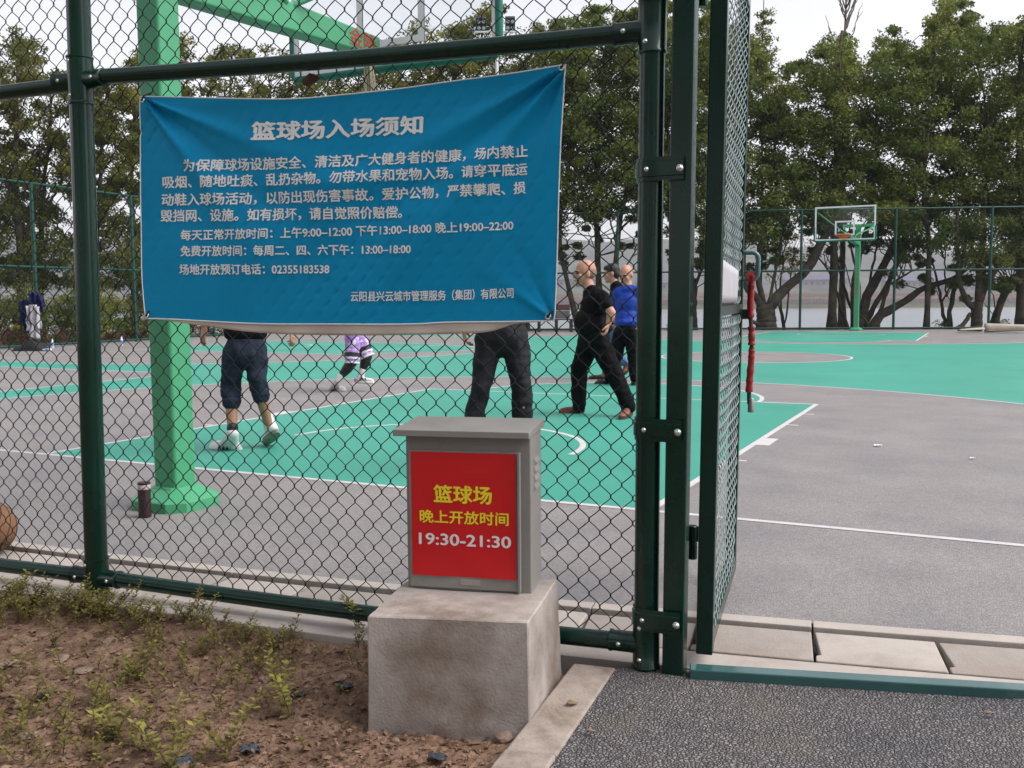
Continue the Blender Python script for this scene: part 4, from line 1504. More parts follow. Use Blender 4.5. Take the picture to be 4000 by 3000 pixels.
    M_bag = mat('bag_black', (0.012, 0.011, 0.012), 0.7, 0.4, 12, 0.5, 20, 0.3, bdist=0.02)
    b = MB(); V = []; F = []; n, m = 22, 14
    for i in range(n):
        u = i / (n - 1) * 2 - 1
        for k in range(m):
            a = math.pi * k / (m - 1)
            ww = max(0.03, (1 - abs(u) ** 2.4)) ** 0.5
            hh = (0.20 + 0.09 * math.sin(u * 4 + 1)) * ww * (1 + 0.18 * mnoise.noise(Vector((u * 3, k * 0.4, 2))))
            q = p + RH * (u * 0.46) + FH * (0.22 * math.cos(a) * ww + 0.1) + np.array([0, 0, hh * math.sin(a)])
            V.append(q)
    for i in range(n - 1):
        for k in range(m - 1):
            F.append((i * m + k, i * m + k + 1, (i + 1) * m + k + 1, (i + 1) * m + k))
    b.add(V, F); b.build('bag_body', M_bag, t, smooth=True, sharp=180)
    MB().tube([p + RH * (-0.2 + 0.4 * u) + FH * 0.02 + np.array([0, 0, 0.22 + 0.10 * math.sin(math.pi * u)]) for u in np.linspace(0, 1, 12)], 0.014, 6).build('strap', M_bag, t, smooth=True)

    # rolled mat by the end fence
    p = gnd(3846, 1300)
    t = thing('rolled_mat', p, 'partly unrolled beige floor mat lying against the end fence under the forked tree', 'mat')
    M_mat = mat('mat_beige', (0.40, 0.35, 0.29), 0.85, 0.15, 4, 0.3, 30)
    b = MB(); V = []; F = []
    prof = []
    for t_ in np.linspace(0, 3.6 * math.pi, 44):
        rr = 0.155 - 0.0075 * t_
        prof.append((rr * math.sin(t_), 0.157 - rr * math.cos(t_)))
    prof = [(x, z) for x, z in prof]
    tail = [(-0.55 + 0.05 * k, 0.012 + (0.10 if k < 3 else 0.02) * 0.5) for k in range(11)]
    prof = tail[:10] + prof
    dx = np.array([0.985, 0.17, 0.05]); dx /= np.linalg.norm(dx); dy = -np.cross(dx, (0, 0, 1.0))
    Lm = 1.15
    for i in range(14):
        a = i / 13
        for x, z in prof:
            V.append(p + dx * (a * Lm) + dy * (x * 0.8) + np.array([0, 0, z * (1 - 0.35 * a) + 0.01]))
    m = len(prof)
    for i in range(13):
        for k in range(m - 1):
            F.append((i * m + k, i * m + k + 1, (i + 1) * m + k + 1, (i + 1) * m + k))
    b.add(V, F); o = b.build('rolled_sheet', M_mat, t, smooth=True, sharp=180)
    # the loose end flap
    b = MB(); V = []; F = []
    for i in range(10):
        for k in range(6):
            a = i / 9; c = k / 5
            V.append(p - dx * (0.05 + 0.72 * a) + dy * (0.15 - 0.5 * c) + np.array([0, 0, 0.03 + 0.14 * math.sin(math.pi * min(1, c * 0.8)) * (1 - a * 0.55) + 0.05 * a]))
    for i in range(9):
        for k in range(5):
            F.append((i * 6 + k, i * 6 + k + 1, (i + 1) * 6 + k + 1, (i + 1) * 6 + k))
    o2 = b.add(V, F).build('loose_flap', M_mat, t, smooth=True, sharp=180)
    for q in (o, o2):
        sm = q.modifiers.new('thickness', 'SOLIDIFY'); sm.thickness = 0.012

    # park bench by the end fence
    c = at(2190, 1275, 33.6); c[2] = 0
    t = thing('park_bench', c, 'dark slatted bench with brown backrest by the end fence left of the man in black', 'bench')
    M_bw = mat('bench_wood', (0.055, 0.035, 0.032), 0.7, 0.3, 8); M_bm = mat('bench_metal', (0.02, 0.02, 0.02), 0.5); M_bg = mat('bench_grey', (0.10, 0.095, 0.10), 0.7, 0.2, 6)
    X = RH; Y = FH; Z = np.array([0, 0, 1.0])
    for k in range(4):
        MB().box(c + Y * (-0.18 + 0.12 * k) + Z * 0.43, (3.3, 0.10, 0.035), (X, Y, Z)).build('seat_slat', M_bw, t)
    MB().box(c + X * 0.02 + Y * 0.26 + Z * 0.84, (0.62, 0.035, 0.20), (X, Y, Z)).build('backrest', mat('bench_back', (0.075, 0.035, 0.035), 0.7, 0.2, 6), t)
    MB().box(c + X * 0.02 + Y * 0.26 + Z * 0.59, (0.62, 0.035, 0.27), (X, Y, Z)).build('backrest_panel', M_bg, t)
    for a in (-1.25, -0.75, -0.15, 0.36):
        MB().box(c + X * a + Z * 0.205, (0.10, 0.40, 0.41), (X, Y, Z)).build('leg', M_bm, t)
    MB().box(c - X * 0.4 + Z * 0.07, (2.4, 0.05, 0.05), (X, Y, Z)).build('stretcher', M_bm, t)

    # floodlight mast
    base = at(1941, 250, 33); base[2] = 0
    t = thing('floodlight_mast', base, 'tall white mast with two floodlights seen past the near backboard', 'light mast')
    M_mw = mat('mast_white', (0.66, 0.67, 0.68), 0.5, 0.05, 3); M_fl = mat('lamp_dark', (0.02, 0.02, 0.03), 0.4); M_len = mat('lamp_lens', (0.55, 0.57, 0.6), 0.25, spec=0.6)
    top = 11.0
    MB().tube([base, base + Z * top], [0.075, 0.05], 12).build('mast', M_mw, t, smooth=True)
    MB().bar(base + Z * 10.18 - RH * 0.75, base + Z * 10.18 + RH * 0.75, 0.06, 0.06).build('cross_arm', M_mw, t)
    for a in (-0.52, 0.46):
        cc = base + Z * 10.45 + RH * a
        f = np.cross(RH, Z); dn = -FH * 0.75 - Z * 0.65; dn /= np.linalg.norm(dn); u2 = np.cross(dn, RH)
        lm = MB().box(cc, (0.34, 0.16, 0.46), (RH, dn, u2)).build('floodlight', M_fl, t, bevel=0.02)
        b = MB()
        for i in (-1, 1):
            for k in (-1, 1):
                b.lathe([(0.062, 0.0), (0.062, 0.012), (0.03, 0.02)], cc + dn * 0.081 + RH * i * 0.08 + u2 * k * 0.11, 14, dn)
        b.build('lens', M_len, lm)


build_small()

# ------------------------------------------------------------------ perimeter fences
def perimeter(name, P, Q, post_t, label, heights=(0.06, 2.05, 4.15), pitch=0.075):
    P = np.asarray(P, float); Q = np.asarray(Q, float); d = Q - P; L = np.linalg.norm(d); d = d / L
    nrm = np.array([d[1], -d[0], 0])
    t = thing(name, P, label, 'fence')
    for s in post_t:
        MB().tube([P + d * s, P + d * s + np.array([0, 0, heights[-1] + 0.02])], 0.045, 12).build('post', M_farfence, t, smooth=True)
    for h in heights:
        MB().tube([P + np.array([0, 0, h]), Q + np.array([0, 0, h])], 0.030, 10).build('rail', M_farfence, t, smooth=True)
    H0, H1 = heights[0], heights[-1]; h = H1 - H0
    V = []; w = 0.0016
    n0 = int(-h / pitch); n1 = int(L / pitch)
    for k in range(n0, n1):
        for sg in (1, -1):
            a = k * pitch
            s0, s1 = a, a + h
            z0, z1 = (H0, H1) if sg > 0 else (H1, H0)
            # clip to 0..L
            if s0 < 0: z0 = z0 + (z1 - z0) * (-s0 / h); s0 = 0.0
            if s1 > L: z1 = z1 - (z1 - z0) * ((s1 - L) / (s1 - s0)); s1 = L
            if s1 <= s0: continue
            A = P + d * s0; B = P + d * s1
            for ux, uz, nn in ((d, 0, 0),):
                dirz = np.array([0, 0, w]); 
                V += [A + (0, 0, z0 - w), B + (0, 0, z1 - w), B + (0, 0, z1 + w), A + (0, 0, z0 + w)]
                V += [A + nrm * w + (0, 0, z0), B + nrm * w + (0, 0, z1), B - nrm * w + (0, 0, z1), A - nrm * w + (0, 0, z0)]
    quads_obj('wire_mesh', np.array(V), M_farfence, parent=t)
    return t


fa = np.array([-18.55, far_fence_y(-18.55), 0]); fb = np.array([13.5, far_fence_y(13.5), 0])
dd = (fb - fa) / np.linalg.norm(fb - fa)
s_ref = (gnd(3124, 1289) - fa) @ dd
posts = [s_ref + 3.17 * k for k in range(-6, 6)]
perimeter('perimeter_fence', fa, fb, posts, 'tall green mesh fence across the far end of the court before the river')
sa = np.array([-17.2, 4.0, 0]); sb = np.array([-18.55, far_fence_y(-18.55) - 0.12, 0])
d2 = (sb - sa) / np.linalg.norm(sb - sa)
s1 = (gnd(152, 1357) - sa) @ d2; s2 = (gnd(514, 1334) - sa) @ d2
perimeter('perimeter_fence', sa, sb, [s1 - (s2 - s1), s1, s2, s2 + (s2 - s1)], 'tall green mesh fence along the left side of the courts before the hedge')


# jackets hung on the side fence
def jacket(px, py, D, w, h, col, lab, seed, tilt=0.0):
    c = at(px, py, D)
    m = mat('jacket_%d' % seed, col, 0.8, 0.2, 10, 0.4, 16, 0.2, bdist=0.02)
    t = thing('jacket', (c[0], c[1], c[2] - h), lab, 'jacket', 'jackets hung on the side fence')
    def cloth(nm, x0, x1, zt, zb, fl, sd):
        nx, nz = 14, 18; V = []; F = []
        for j in range(nz):
            v = j / (nz - 1)
            for i in range(nx):
                u = i / (nx - 1)
                x = x0 + (x1 - x0) * u; z = zt + (zb - zt) * v
                wd = 1 + fl * v
                x = (x - (x0 + x1) / 2) * wd + (x0 + x1) / 2 + tilt * v + 0.05 * mnoise.noise(Vector((u * 3, v * 4, sd)))
                dep = 0.10 * math.sin(math.pi * u) + 0.06 * math.sin(u * 11 + v * 2 + sd) * v + 0.06 * mnoise.noise(Vector((u * 4, v * 3, sd + 4)))
                V.append(c + RH * x - FH * (0.06 + max(dep, 0)) + np.array([0, 0, z]))
        for j in range(nz - 1):
            for i in range(nx - 1):
                F.append((j * nx + i, (j + 1) * nx + i, (j + 1) * nx + i + 1, j * nx + i + 1))
        o = MB().add(V, F).build(nm, m, t, smooth=True, sharp=180)
        sm = o.modifiers.new('thickness', 'SOLIDIFY'); sm.thickness = 0.012
    cloth('coat_body', -w / 2, w / 2, 0, -h, 0.15, seed)
    cloth('sleeve', -w * 0.85, -w * 0.45, -0.03, -h * 0.78, 0.1, seed + 20)
    cloth('sleeve', w * 0.45, w * 0.85, -0.05, -h * 0.72, 0.1, seed + 30)


dj = depth(gnd(152, 1357))
jacket(112, 1170, dj - 0.1, 0.26, 0.85, (0.012, 0.016, 0.075), 'navy jacket hung on the left of the pale one on the side fence', 1, 0.05)
jacket(140, 1140, dj - 0.25, 0.18, 0.50, (0.014, 0.018, 0.085), 'navy top hung high on the post above the pale jacket', 2, 0.12)
jacket(133, 1190, dj - 0.42, 0.20, 0.85, (0.36, 0.35, 0.38), 'pale grey jacket hung over the navy ones on the side fence', 3, 0.04)
# ------------------------------------------------------------------ people
Zv = np.array([0, 0, 1.0])
M_skin = mat('skin', (0.45, 0.225, 0.155), 0.5, 0.10, 14, 0.1, 120, 0.4, bdist=0.001, sss=0.08)
M_skin2 = mat('skin_tanned', (0.33, 0.175, 0.11), 0.5, 0.10, 14, 0.1, 120, 0.4, bdist=0.001, sss=0.06)
M_hair = mat('hair_black', (0.012, 0.010, 0.010), 0.5, 0.3, 60, 0.5, 160, 0.4)
M_stub = mat('stubble', (0.22, 0.13, 0.10), 0.7, 0.15, 40)
M_eye = mat('eye_dark', (0.02, 0.015, 0.012), 0.3)
M_lip = mat('lips', (0.33, 0.14, 0.11), 0.5)


def remesh(name, mb, vox, m, parent, it=5, crease=0.0, **kw):
    me = bpy.data.meshes.new(name)
    me.from_pydata(mb.verts().tolist(), [], mb.f); me.update()
    o = bpy.data.objects.new(name, me); COL.objects.link(o)
    r = o.modifiers.new('r', 'REMESH'); r.mode = 'VOXEL'; r.voxel_size = vox
    s = o.modifiers.new('s', 'SMOOTH'); s.factor = 0.5; s.iterations = it
    dg = bpy.context.evaluated_depsgraph_get()
    m2 = bpy.data.meshes.new_from_object(o.evaluated_get(dg))
    o.modifiers.clear(); o.data = m2; bpy.data.meshes.remove(me); m2.name = name
    m2.materials.clear(); m2.materials.append(m)
    if crease:                       # loose cloth: long shallow folds
        n = len(m2.vertices); co = np.empty(n * 3); no = np.empty(n * 3)
        m2.vertices.foreach_get('co', co); m2.vertices.foreach_get('normal', no)
        co = co.reshape(-1, 3); no = no.reshape(-1, 3)
        d = np.array([mnoise.noise(Vector((p[0] * 15 + p[2] * 5, p[1] * 15 - p[2] * 4, p[2] * 7))) + .6 * mnoise.noise(Vector((p[0] * 9, p[1] * 9, p[2] * 26 + 4))) for p in co])
        co = co + no * (d * crease)[:, None]
        m2.vertices.foreach_set('co', co.ravel()); m2.update()
    m2.polygons.foreach_set('use_smooth', np.ones(len(m2.polygons), bool))
    if parent is not None:
        o.parent = parent; o.matrix_parent_inverse = Matrix.Translation(-parent.location)
    tag(o, **kw)
    return o


def nrm(v):
    v = np.asarray(v, float); return v / max(np.linalg.norm(v), 1e-9)


def add_hand(b, wr, d, palm_n, k=1.0, curl=0.5, thumb=1, splay=0.10):
    """palm, four bent fingers of different length and a thumb from the side of the palm"""
    d = nrm(d); n = nrm(palm_n - d * (palm_n @ d)); s = np.cross(d, n) * thumb      # s points to the thumb side
    base = wr + d * 0.018 * k
    for o in (-0.024, -0.008, 0.008, 0.024):
        b.caps(base + s * o * 0.7 * k, wr + d * 0.085 * k + s * o * k, 0.0150 * k, 0.0125 * k, 8)
    for o, L, c in ((0.031, 0.068, 0.9), (0.0105, 0.078, 1.0), (-0.0105, 0.072, 1.1), (-0.031, 0.056, 1.25)):
        p = wr + d * 0.088 * k + s * o * k
        dd = nrm(d + s * o * splay * 40 * 0.3)
        a = 0.35 * curl * c
        for j, fr in enumerate((0.46, 0.31, 0.23)):
            dd2 = nrm(dd * math.cos(a) + n * math.sin(a)); q = p + dd2 * L * fr * k
            b.caps(p, q, (0.0093 - 0.0008 * j) * k, (0.0086 - 0.0008 * j) * k, 8)
            p = q; a += 0.75 * curl * c
    p = wr + d * 0.030 * k + s * 0.030 * k; t = nrm(d * 0.62 + s * 0.62 + n * 0.40)
    q = p + t * 0.040 * k; b.caps(p, q, 0.0125 * k, 0.0105 * k, 8)
    t2 = nrm(d * 0.85 + s * 0.18 + n * 0.45); b.caps(q, q + t2 * 0.032 * k, 0.0102 * k, 0.0085 * k, 8)


def add_head(b, c, f, u, k=1.0):
    f = nrm(f); u = nrm(u - f * (u @ f)); s = np.cross(f, u); ax = (s, f, u)
    b.ell(c + (u * 0.030 - f * 0.012) * k, np.array((0.077, 0.098, 0.098)) * k, ax)
    b.ell(c + (-u * 0.028 + f * 0.018) * k, np.array((0.064, 0.074, 0.085)) * k, ax)
    b.ell(c + (-u * 0.085 + f * 0.045) * k, np.array((0.042, 0.042, 0.034)) * k, ax)
    b.ell(c + (-u * 0.104 + f * 0.068) * k, np.array((0.022, 0.019, 0.018)) * k, ax)
    b.ell(c + (u * 0.022 + f * 0.072) * k, np.array((0.052, 0.020, 0.013)) * k, ax)
    b.caps(c + (u * 0.010 + f * 0.084) * k, c + (-u * 0.030 + f * 0.103) * k, 0.0085 * k, 0.0135 * k, 8)
    b.ell(c + (-u * 0.062 + f * 0.084) * k, np.array((0.022, 0.012, 0.010)) * k, ax)
    for e in (-1, 1):
        b.ell(c + (s * e * 0.076 - u * 0.008 - f * 0.014) * k, np.array((0.011, 0.021, 0.032)) * k, ax)
        b.ell(c + (s * e * 0.042 - u * 0.022 + f * 0.058) * k, np.array((0.022, 0.022, 0.022)) * k, ax)
    return s, f, u


def face_bits(root, c, f, u, k=1.0, brows=True):
    f = nrm(f); u = nrm(u - f * (u @ f)); s = np.cross(f, u); ax = (s, f, u)
    for e in (-1, 1):
        MB().ell(c + (s * e * 0.031 + u * 0.003 + f * 0.081) * k, np.array((0.0165, 0.009, 0.0080)) * k, ax).build('eye', M_eye, root, smooth=True)
        if brows:
            MB().caps(c + (s * e * 0.016 + u * 0.021 + f * 0.0925) * k, c + (s * e * 0.047 + u * 0.023 + f * 0.080) * k, 0.0062 * k, 0.0045 * k, 6).build('eyebrow', M_hair, root, smooth=True)
    MB().ell(c + (-u * 0.064 + f * 0.0935) * k, np.array((0.023, 0.006, 0.0055)) * k, ax).build('mouth', M_lip, root, smooth=True)


def shoe(root, heel, toe, ankle, m_up, m_sole, w=0.043, high=False, stripe=None, accent=None):
    """heel and toe are the ground points under the foot"""
    heel = np.asarray(heel, float); toe = np.asarray(toe, float); ankle = np.asarray(ankle, float)
    d = toe - heel; L = np.linalg.norm(d); d = d / L
    up = nrm(ankle - heel); up = nrm(up - d * (up @ d)); s = np.cross(d, up)
    b = MB()
    b.ell(heel + d * 0.055 + up * 0.046, (w * 0.88, 0.062, 0.034), (s, d, up))
    b.ell(heel + d * L * 0.66 + up * 0.040, (w * 1.06, L * 0.30, 0.028), (s, d, up))
    b.ell(heel + d * L * 0.86 + up * 0.034, (w * 0.92, L * 0.15, 0.022), (s, d, up))
    b.caps(heel + d * 0.075 + up * 0.06, heel + d * L * 0.6 + up * 0.045, w * 0.82, w * 0.6)
    b.caps(heel + d * 0.06 + up * 0.05, ankle + (ankle - heel - d * 0.05) * (0.02 if high else -0.22), w * 0.92, w * 0.98)
    b.caps(heel + (ankle - heel) * (0.72 if high else 0.5) + d * 0.055, heel + d * L * 0.56 + up * 0.046, w * 0.86, w * 0.62)
    b.caps(heel + (ankle - heel) * 0.4 + d * 0.06, heel + d * L * 0.66 + up * 0.040, w * 0.86, w * 0.6)
    o = remesh('shoe', b, 0.006, m_up, root, 3)
    n = 20; V = []
    for z, gsc in ((-0.002, 0.97), (0.012, 1.02), (0.026, 1.0)):
        for k in range(n):
            a = 2 * math.pi * k / n
            l = 0.5 - 0.5 * math.cos(a)
            wd = w * (0.86 + 0.22 * math.sin(math.pi * l) + 0.10 * l)
            x = L * (0.5 - 0.53 * math.cos(a)); y = wd * gsc * math.sin(a) * 1.12
            V.append(heel + d * x + s * y + up * (z + 0.012 * max(0, l - 0.75)))
    F = [(i * n + k, i * n + (k + 1) % n, (i + 1) * n + (k + 1) % n, (i + 1) * n + k) for i in range(2) for k in range(n)]
    F += [tuple(range(n - 1, -1, -1)), tuple(2 * n + k for k in range(n))]
    MB().add(V, F).build('sole', m_sole, o, smooth=True, sharp=50)
    if stripe is not None:
        b = MB()
        for t in (0.36, 0.50, 0.64):
            for e in (-1, 1):
                p = heel + d * L * t + s * e * w * 1.04 + up * 0.028; q = heel + d * L * (t - 0.07) + s * e * w * 0.80 + up * 0.066
                b.caps(p, q, 0.0075, 0.006, 6)
        b.build('stripes', stripe, o, smooth=True)
    if accent is not None:
        MB().ell(heel + d * 0.022 + up * 0.040, (w * 0.93, 0.036, 0.022), (s, d, up)).build('heel_patch', accent, o, smooth=True)
    return o


def person(label, D, J, head_f, skin, top, bottom, fat=0.0, k=1.0, sleeve=0.62, leg='ankle', vox=0.006, hair=None, hands=None, leg_r=(0.100, 0.074, 0.058), body_r=1.0, head_u=Zv, jersey_drop=0.0):
    """J: joint name -> (px, py, extra depth); built as one continuous body with clothing as children"""
    G = {n: at(v[0], v[1], D + (v[2] if len(v) > 2 else 0.0)) for n, v in J.items()}
    base = (G['anL'] + G['anR']) / 2; base[2] = 0
    root = thing('person', base, label, 'person')
    sh = (G['shL'] + G['shR']) / 2; hp = (G['hipL'] + G['hipR']) / 2
    side = nrm(G['shR'] - G['shL']); hs_ = nrm(G['hipR'] - G['hipL']); up = nrm(sh - hp)
    fw = nrm(np.cross(up, side)); fwp = nrm(np.cross(up, hs_))
    if fw @ fwp < 0: fwp = -fwp
    Ls = np.linalg.norm(sh - hp); R = body_r

    def torso(b, g=0.0, pelvis=True):
        ax = (side, fw, up); axp = (hs_, fwp, up)
        b.ell(hp + up * Ls * 0.74 + fw * 0.01, ((0.158 * R + g), (0.105 * R + fat * 0.35 + g), Ls * 0.34 + g * 0.5), ax, 20, 12)
        b.ell(hp + up * Ls * 0.36 + fw * (0.012 + fat * 0.45), ((0.142 * R + fat * 0.5 + g), (0.108 * R + fat + g), Ls * 0.36 + g * 0.5), ax, 20, 12)
        if pelvis:
            b.ell(hp + up * 0.03, ((0.150 * R + fat * 0.4 + g), (0.118 * R + fat * 0.5 + g), 0.13 * k + g), axp, 20, 12)
        b.caps(G['shL'] - up * 0.015, G['shR'] - up * 0.015, 0.062 * R + g, 0.062 * R + g)
        if g < 0:
            b.caps(sh - up * 0.03, G['neck'], 0.085 * R + g, 0.062 + g)
        nb = sh + (G['neck'] - sh) * 0.75
        for S in 'LR':
            b.caps(G['sh' + S] + up * 0.0, nb - up * 0.02, 0.058 * R + g, 0.070 * R + g)
    # body
    b = MB()
    torso(b, -0.026)
    hu = nrm(G['head'] - G['neck']) * 0.4 + Zv * 0.6
    add_head(b, G['head'], head_f, head_u, k * 1.08)
    b.caps(G['neck'] - up * 0.03, G['head'] - nrm(head_u) * 0.055 * k - nrm(head_f) * 0.018, 0.060 * R, 0.055)
    for S in 'LR':
        b.chain([G['sh' + S], G['el' + S], G['wr' + S]], [0.050 * R, 0.041 * R, 0.027])
        m_ = G['el' + S] * 0.7 + G['wr' + S] * 0.3; b.ell(m_, (0.040 * R,) * 3)
        h = G['hd' + S]; pn = (hands or {}).get('n' + S, -fw)
        tv = np.cross(nrm(h - G['wr' + S]), nrm(pn - nrm(h - G['wr' + S]) * (pn @ nrm(h - G['wr' + S]))))
        th = (hands or {}).get('t' + S, fw * 0.7 + fw * 0.1)
        add_hand(b, G['wr' + S], h - G['wr' + S], pn, 1.0 * k, (hands or {}).get('c' + S, 0.6), 1 if tv @ th >= 0 else -1)
        kn, an = G['kn' + S], G['an' + S]
        b.chain([G['hip' + S], kn, an], [0.086, 0.056, 0.036])
        b.ell(kn * 0.66 + an * 0.34 - fwp * 0.012, (0.050, 0.050, 0.075))
    body = remesh('body', b, vox, skin, root, 4)
    face_bits(body, G['head'], head_f, head_u, k * 1.08)
    # top
    b = MB(); torso(b, 0.012, False)
    b.ell(hp + up * 0.130, (0.152 * R + fat * 0.5 + 0.012, 0.119 * R + fat * 0.9 + 0.012, 0.080), (hs_, fwp, up), 20, 10)
    if jersey_drop:
        b.ell(hp - up * jersey_drop, (0.165 * R, 0.135 * R, 0.12), (hs_, fwp, up), 18, 10)
    for S in 'LR':
        a, e, w = G['sh' + S], G['el' + S], G['wr' + S]
        if sleeve <= 1:
            b.chain([a, a + (e - a) * sleeve], [0.068 * R, 0.064 * R])
        else:
            b.chain([a, e, e + (w - e) * (sleeve - 1)], [0.066 * R, 0.055 * R, 0.042])
    remesh('shirt', b, 0.009, top, root, 4, 0.009)
    # bottom
    b = MB()
    b.ell(hp + up * 0.0, (0.158 * R + fat * 0.4, 0.128 * R + fat * 0.45, 0.142 * k), (hs_, fwp, up), 18, 10)
    b.ell(hp + up * 0.055, (0.150 * R + fat * 0.4, 0.120 * R + fat * 0.45, 0.090 * k), (hs_, fwp, up), 18, 10)
    for S in 'LR':
        h_, kn, an = G['hip' + S], G['kn' + S], G['an' + S]
        if leg == 'ankle':
            b.chain([h_, kn, an + (kn - an) * 0.02], list(leg_r))
        elif leg == 'capri':
            q = kn + (an - kn) * 0.36
            b.chain([h_, (h_ + kn) / 2, kn, q], [0.092, 0.087, 0.074, 0.067])
            b.caps(q + (kn - q) * 0.05, q, 0.069, 0.070)
            for t in (0.25, 0.6, 0.9):      # bunched folds at the knee
                p = kn + (q - kn) * t; b.ell(p, (0.077, 0.077, 0.016), (hs_, fwp, nrm(kn - an)))
        else:
            q = h_ + (kn - h_) * 0.86
            b.chain([h_, q], [0.098, 0.092]); b.caps(q + (h_ - q) * .05, q, 0.093, 0.094)
    remesh({'ankle': 'trousers', 'capri': 'capri_jeans'}.get(leg, 'shorts'), b, 0.009, bottom, root, 4, 0.012)
    if hair == 'cropped':            # shaved head with a shadow of stubble round the sides and back
        f = nrm(head_f); u = nrm(head_u - f * (head_u @ f)); s = np.cross(f, u); c = G['head']; kk = k * 1.08
        b = MB()
        b.ell(c + (u * 0.012 - f * 0.034) * kk, np.array((0.0785, 0.0800, 0.074)) * kk, (s, f, u))
        remesh('cropped_hair', b, 0.007, M_stub, root, 2)
    if hair == 'short':
        f = nrm(head_f); u = nrm(head_u - f * (head_u @ f)); s = np.cross(f, u); k = k * 1.08
        b = MB(); c = G['head']
        b.ell(c + (u * 0.046 - f * 0.022) * k, np.array((0.084, 0.103, 0.092)) * k, (s, f, u))
        b.ell(c + (u * 0.0 - f * 0.060) * k, np.array((0.075, 0.058, 0.085)) * k, (s, f, u))
        b.ell(c + (u * 0.075 + f * 0.045) * k, np.array((0.062, 0.050, 0.040)) * k, (s, f, u))
        remesh('hair', b, 0.007, M_hair, root, 2)
    return root, G


UPF = Zv
M_blk = mat('black_cotton', (0.0045, 0.004, 0.0055), 0.85, 0.25, 9, 0.5, 14, 0.12, bdist=0.015)
M_blk2 = mat('black_trouser', (0.0035, 0.0035, 0.0045), 0.85, 0.25, 9, 0.6, 10, 0.12, bdist=0.02)
M_dkgrey = mat('dark_grey_trouser', (0.012, 0.012, 0.016), 0.75, 0.3, 8, 0.7, 9, 0.2, bdist=0.025)
M_blue = mat('blue_jersey', (0.008, 0.040, 0.30), 0.7, 0.15, 8, 0.5, 10, 0.3, bdist=0.02)
M_denim = mat('dark_denim', (0.014, 0.020, 0.036), 0.85, 0.25, 20, 0.6, 16, 0.2, bdist=0.02, col2=(0.035, 0.052, 0.085), c2lo=0.55, c2hi=0.72, c2scale=7)
M_jean = mat('blue_jeans', (0.08, 0.14, 0.27), 0.85, 0.25, 16, 0.5, 16, 0.2, bdist=0.015)
M_brown = mat('brown_leather', (0.15, 0.055, 0.032), 0.5, 0.25, 12, 0.2, 30, 0.4)
M_bsole = mat('brown_sole', (0.06, 0.03, 0.022), 0.7)
M_wshoe = mat('white_shoe', (0.62, 0.60, 0.60), 0.6, 0.08, 14, 0.3, 40, 0.3, bdist=0.003)
M_wsole = mat('white_sole', (0.58, 0.56, 0.54), 0.6, 0.08, 10)
M_gsole = mat('dirty_sole', (0.20, 0.22, 0.16), 0.8, 0.3, 20, 0.6, 60)
M_bshoe = mat('black_shoe', (0.012, 0.012, 0.013), 0.45, 0.2, 12)
M_purple = mat('purple_shorts', (0.34, 0.20, 0.50), 0.6, 0.25, 6, 0.3, 14, 0.3, bdist=0.012, col2=(0.58, 0.50, 0.64), c2lo=0.53, c2hi=0.60, c2scale=9)
M_sock = mat('white_sock', (0.60, 0.59, 0.60), 0.8, 0.06, 40, 0.4, 90, 0.2)
M_pink = mat('pink_heel', (0.55, 0.10, 0.42), 0.5)

# bald man in black striding to the left
r4, G = person('bald heavy man in black T-shirt and black trousers striding left in tan shoes', 9.70, dict(
    head=(2284, 1069, 0), neck=(2306, 1128, 0), shL=(2351, 1160, -0.17), shR=(2306, 1153, 0.17),
    elL=(2389, 1222, -0.26), wrL=(2377, 1264, -0.25), hdL=(2367, 1300, -0.25),
    elR=(2338, 1225, 0.25), wrR=(2330, 1275, 0.20), hdR=(2325, 1305, 0.18),
    hipL=(2334, 1330, -0.085), hipR=(2304, 1330, 0.085), knL=(2402, 1462, -0.12), anL=(2456, 1590, -0.15),
    knR=(2261, 1442, 0.10), anR=(2262, 1588, 0.14)), -RH * 0.98 - FH * 0.18, M_skin, M_blk, M_blk2, fat=0.052, k=1.0, sleeve=0.55, vox=0.005, hair='cropped',
    hands=dict(nL=-RH + FH * 0.2, cL=1.25, tL=-RH * 0.3 - FH), leg_r=(0.118, 0.088, 0.072), body_r=1.05)
ga, gb = gnd(2280, 1610), gnd(2204, 1608)
shoe(r4, ga, ga + nrm(-RH * 0.98 - FH * 0.12) * 0.255, G['anR'], M_brown, M_bsole)
ga = gnd(2466, 1622); ga[2] = 0.035
tt = gnd(2424, 1640)
shoe(r4, ga, tt, G['anL'], M_brown, M_bsole)

# man in blue, half behind the fence post
r6, G = person('bald man in bright blue top and black trousers looking down beside the round fence post', 12.95, dict(
    head=(2446, 1075, 0), neck=(2455, 1118, 0), shL=(2409, 1144, 0.05), shR=(2500, 1143, -0.03),
    elL=(2394, 1205, 0.16), wrL=(2405, 1262, 0.12), hdL=(2410, 1290, 0.05), elR=(2514, 1210, 0.02), wrR=(2508, 1268, -0.10), hdR=(2502, 1296, -0.12),
    hipL=(2426, 1300, 0.06), hipR=(2466, 1300, -0.06), knL=(2404, 1398, 0.02), anL=(2378, 1480, 0.12), knR=(2474, 1396, -0.05), anR=(2478, 1480, 0.0)),
    -RH * 0.62 - FH * 0.74 - Zv * 0.28, M_skin, M_blue, M_blk2, fat=0.015, sleeve=1.35, vox=0.006, hair='cropped', leg_r=(0.108, 0.080, 0.064))
ga = gnd(2484, 1500); shoe(r6, ga, ga + nrm(-RH * 0.25 - FH) * 0.26, G['anR'], M_bshoe, M_bshoe)
ga = gnd(2386, 1496); shoe(r6, ga, ga + nrm(-RH * 0.85 - FH * .4) * 0.26, G['anL'], M_bshoe, M_bshoe)

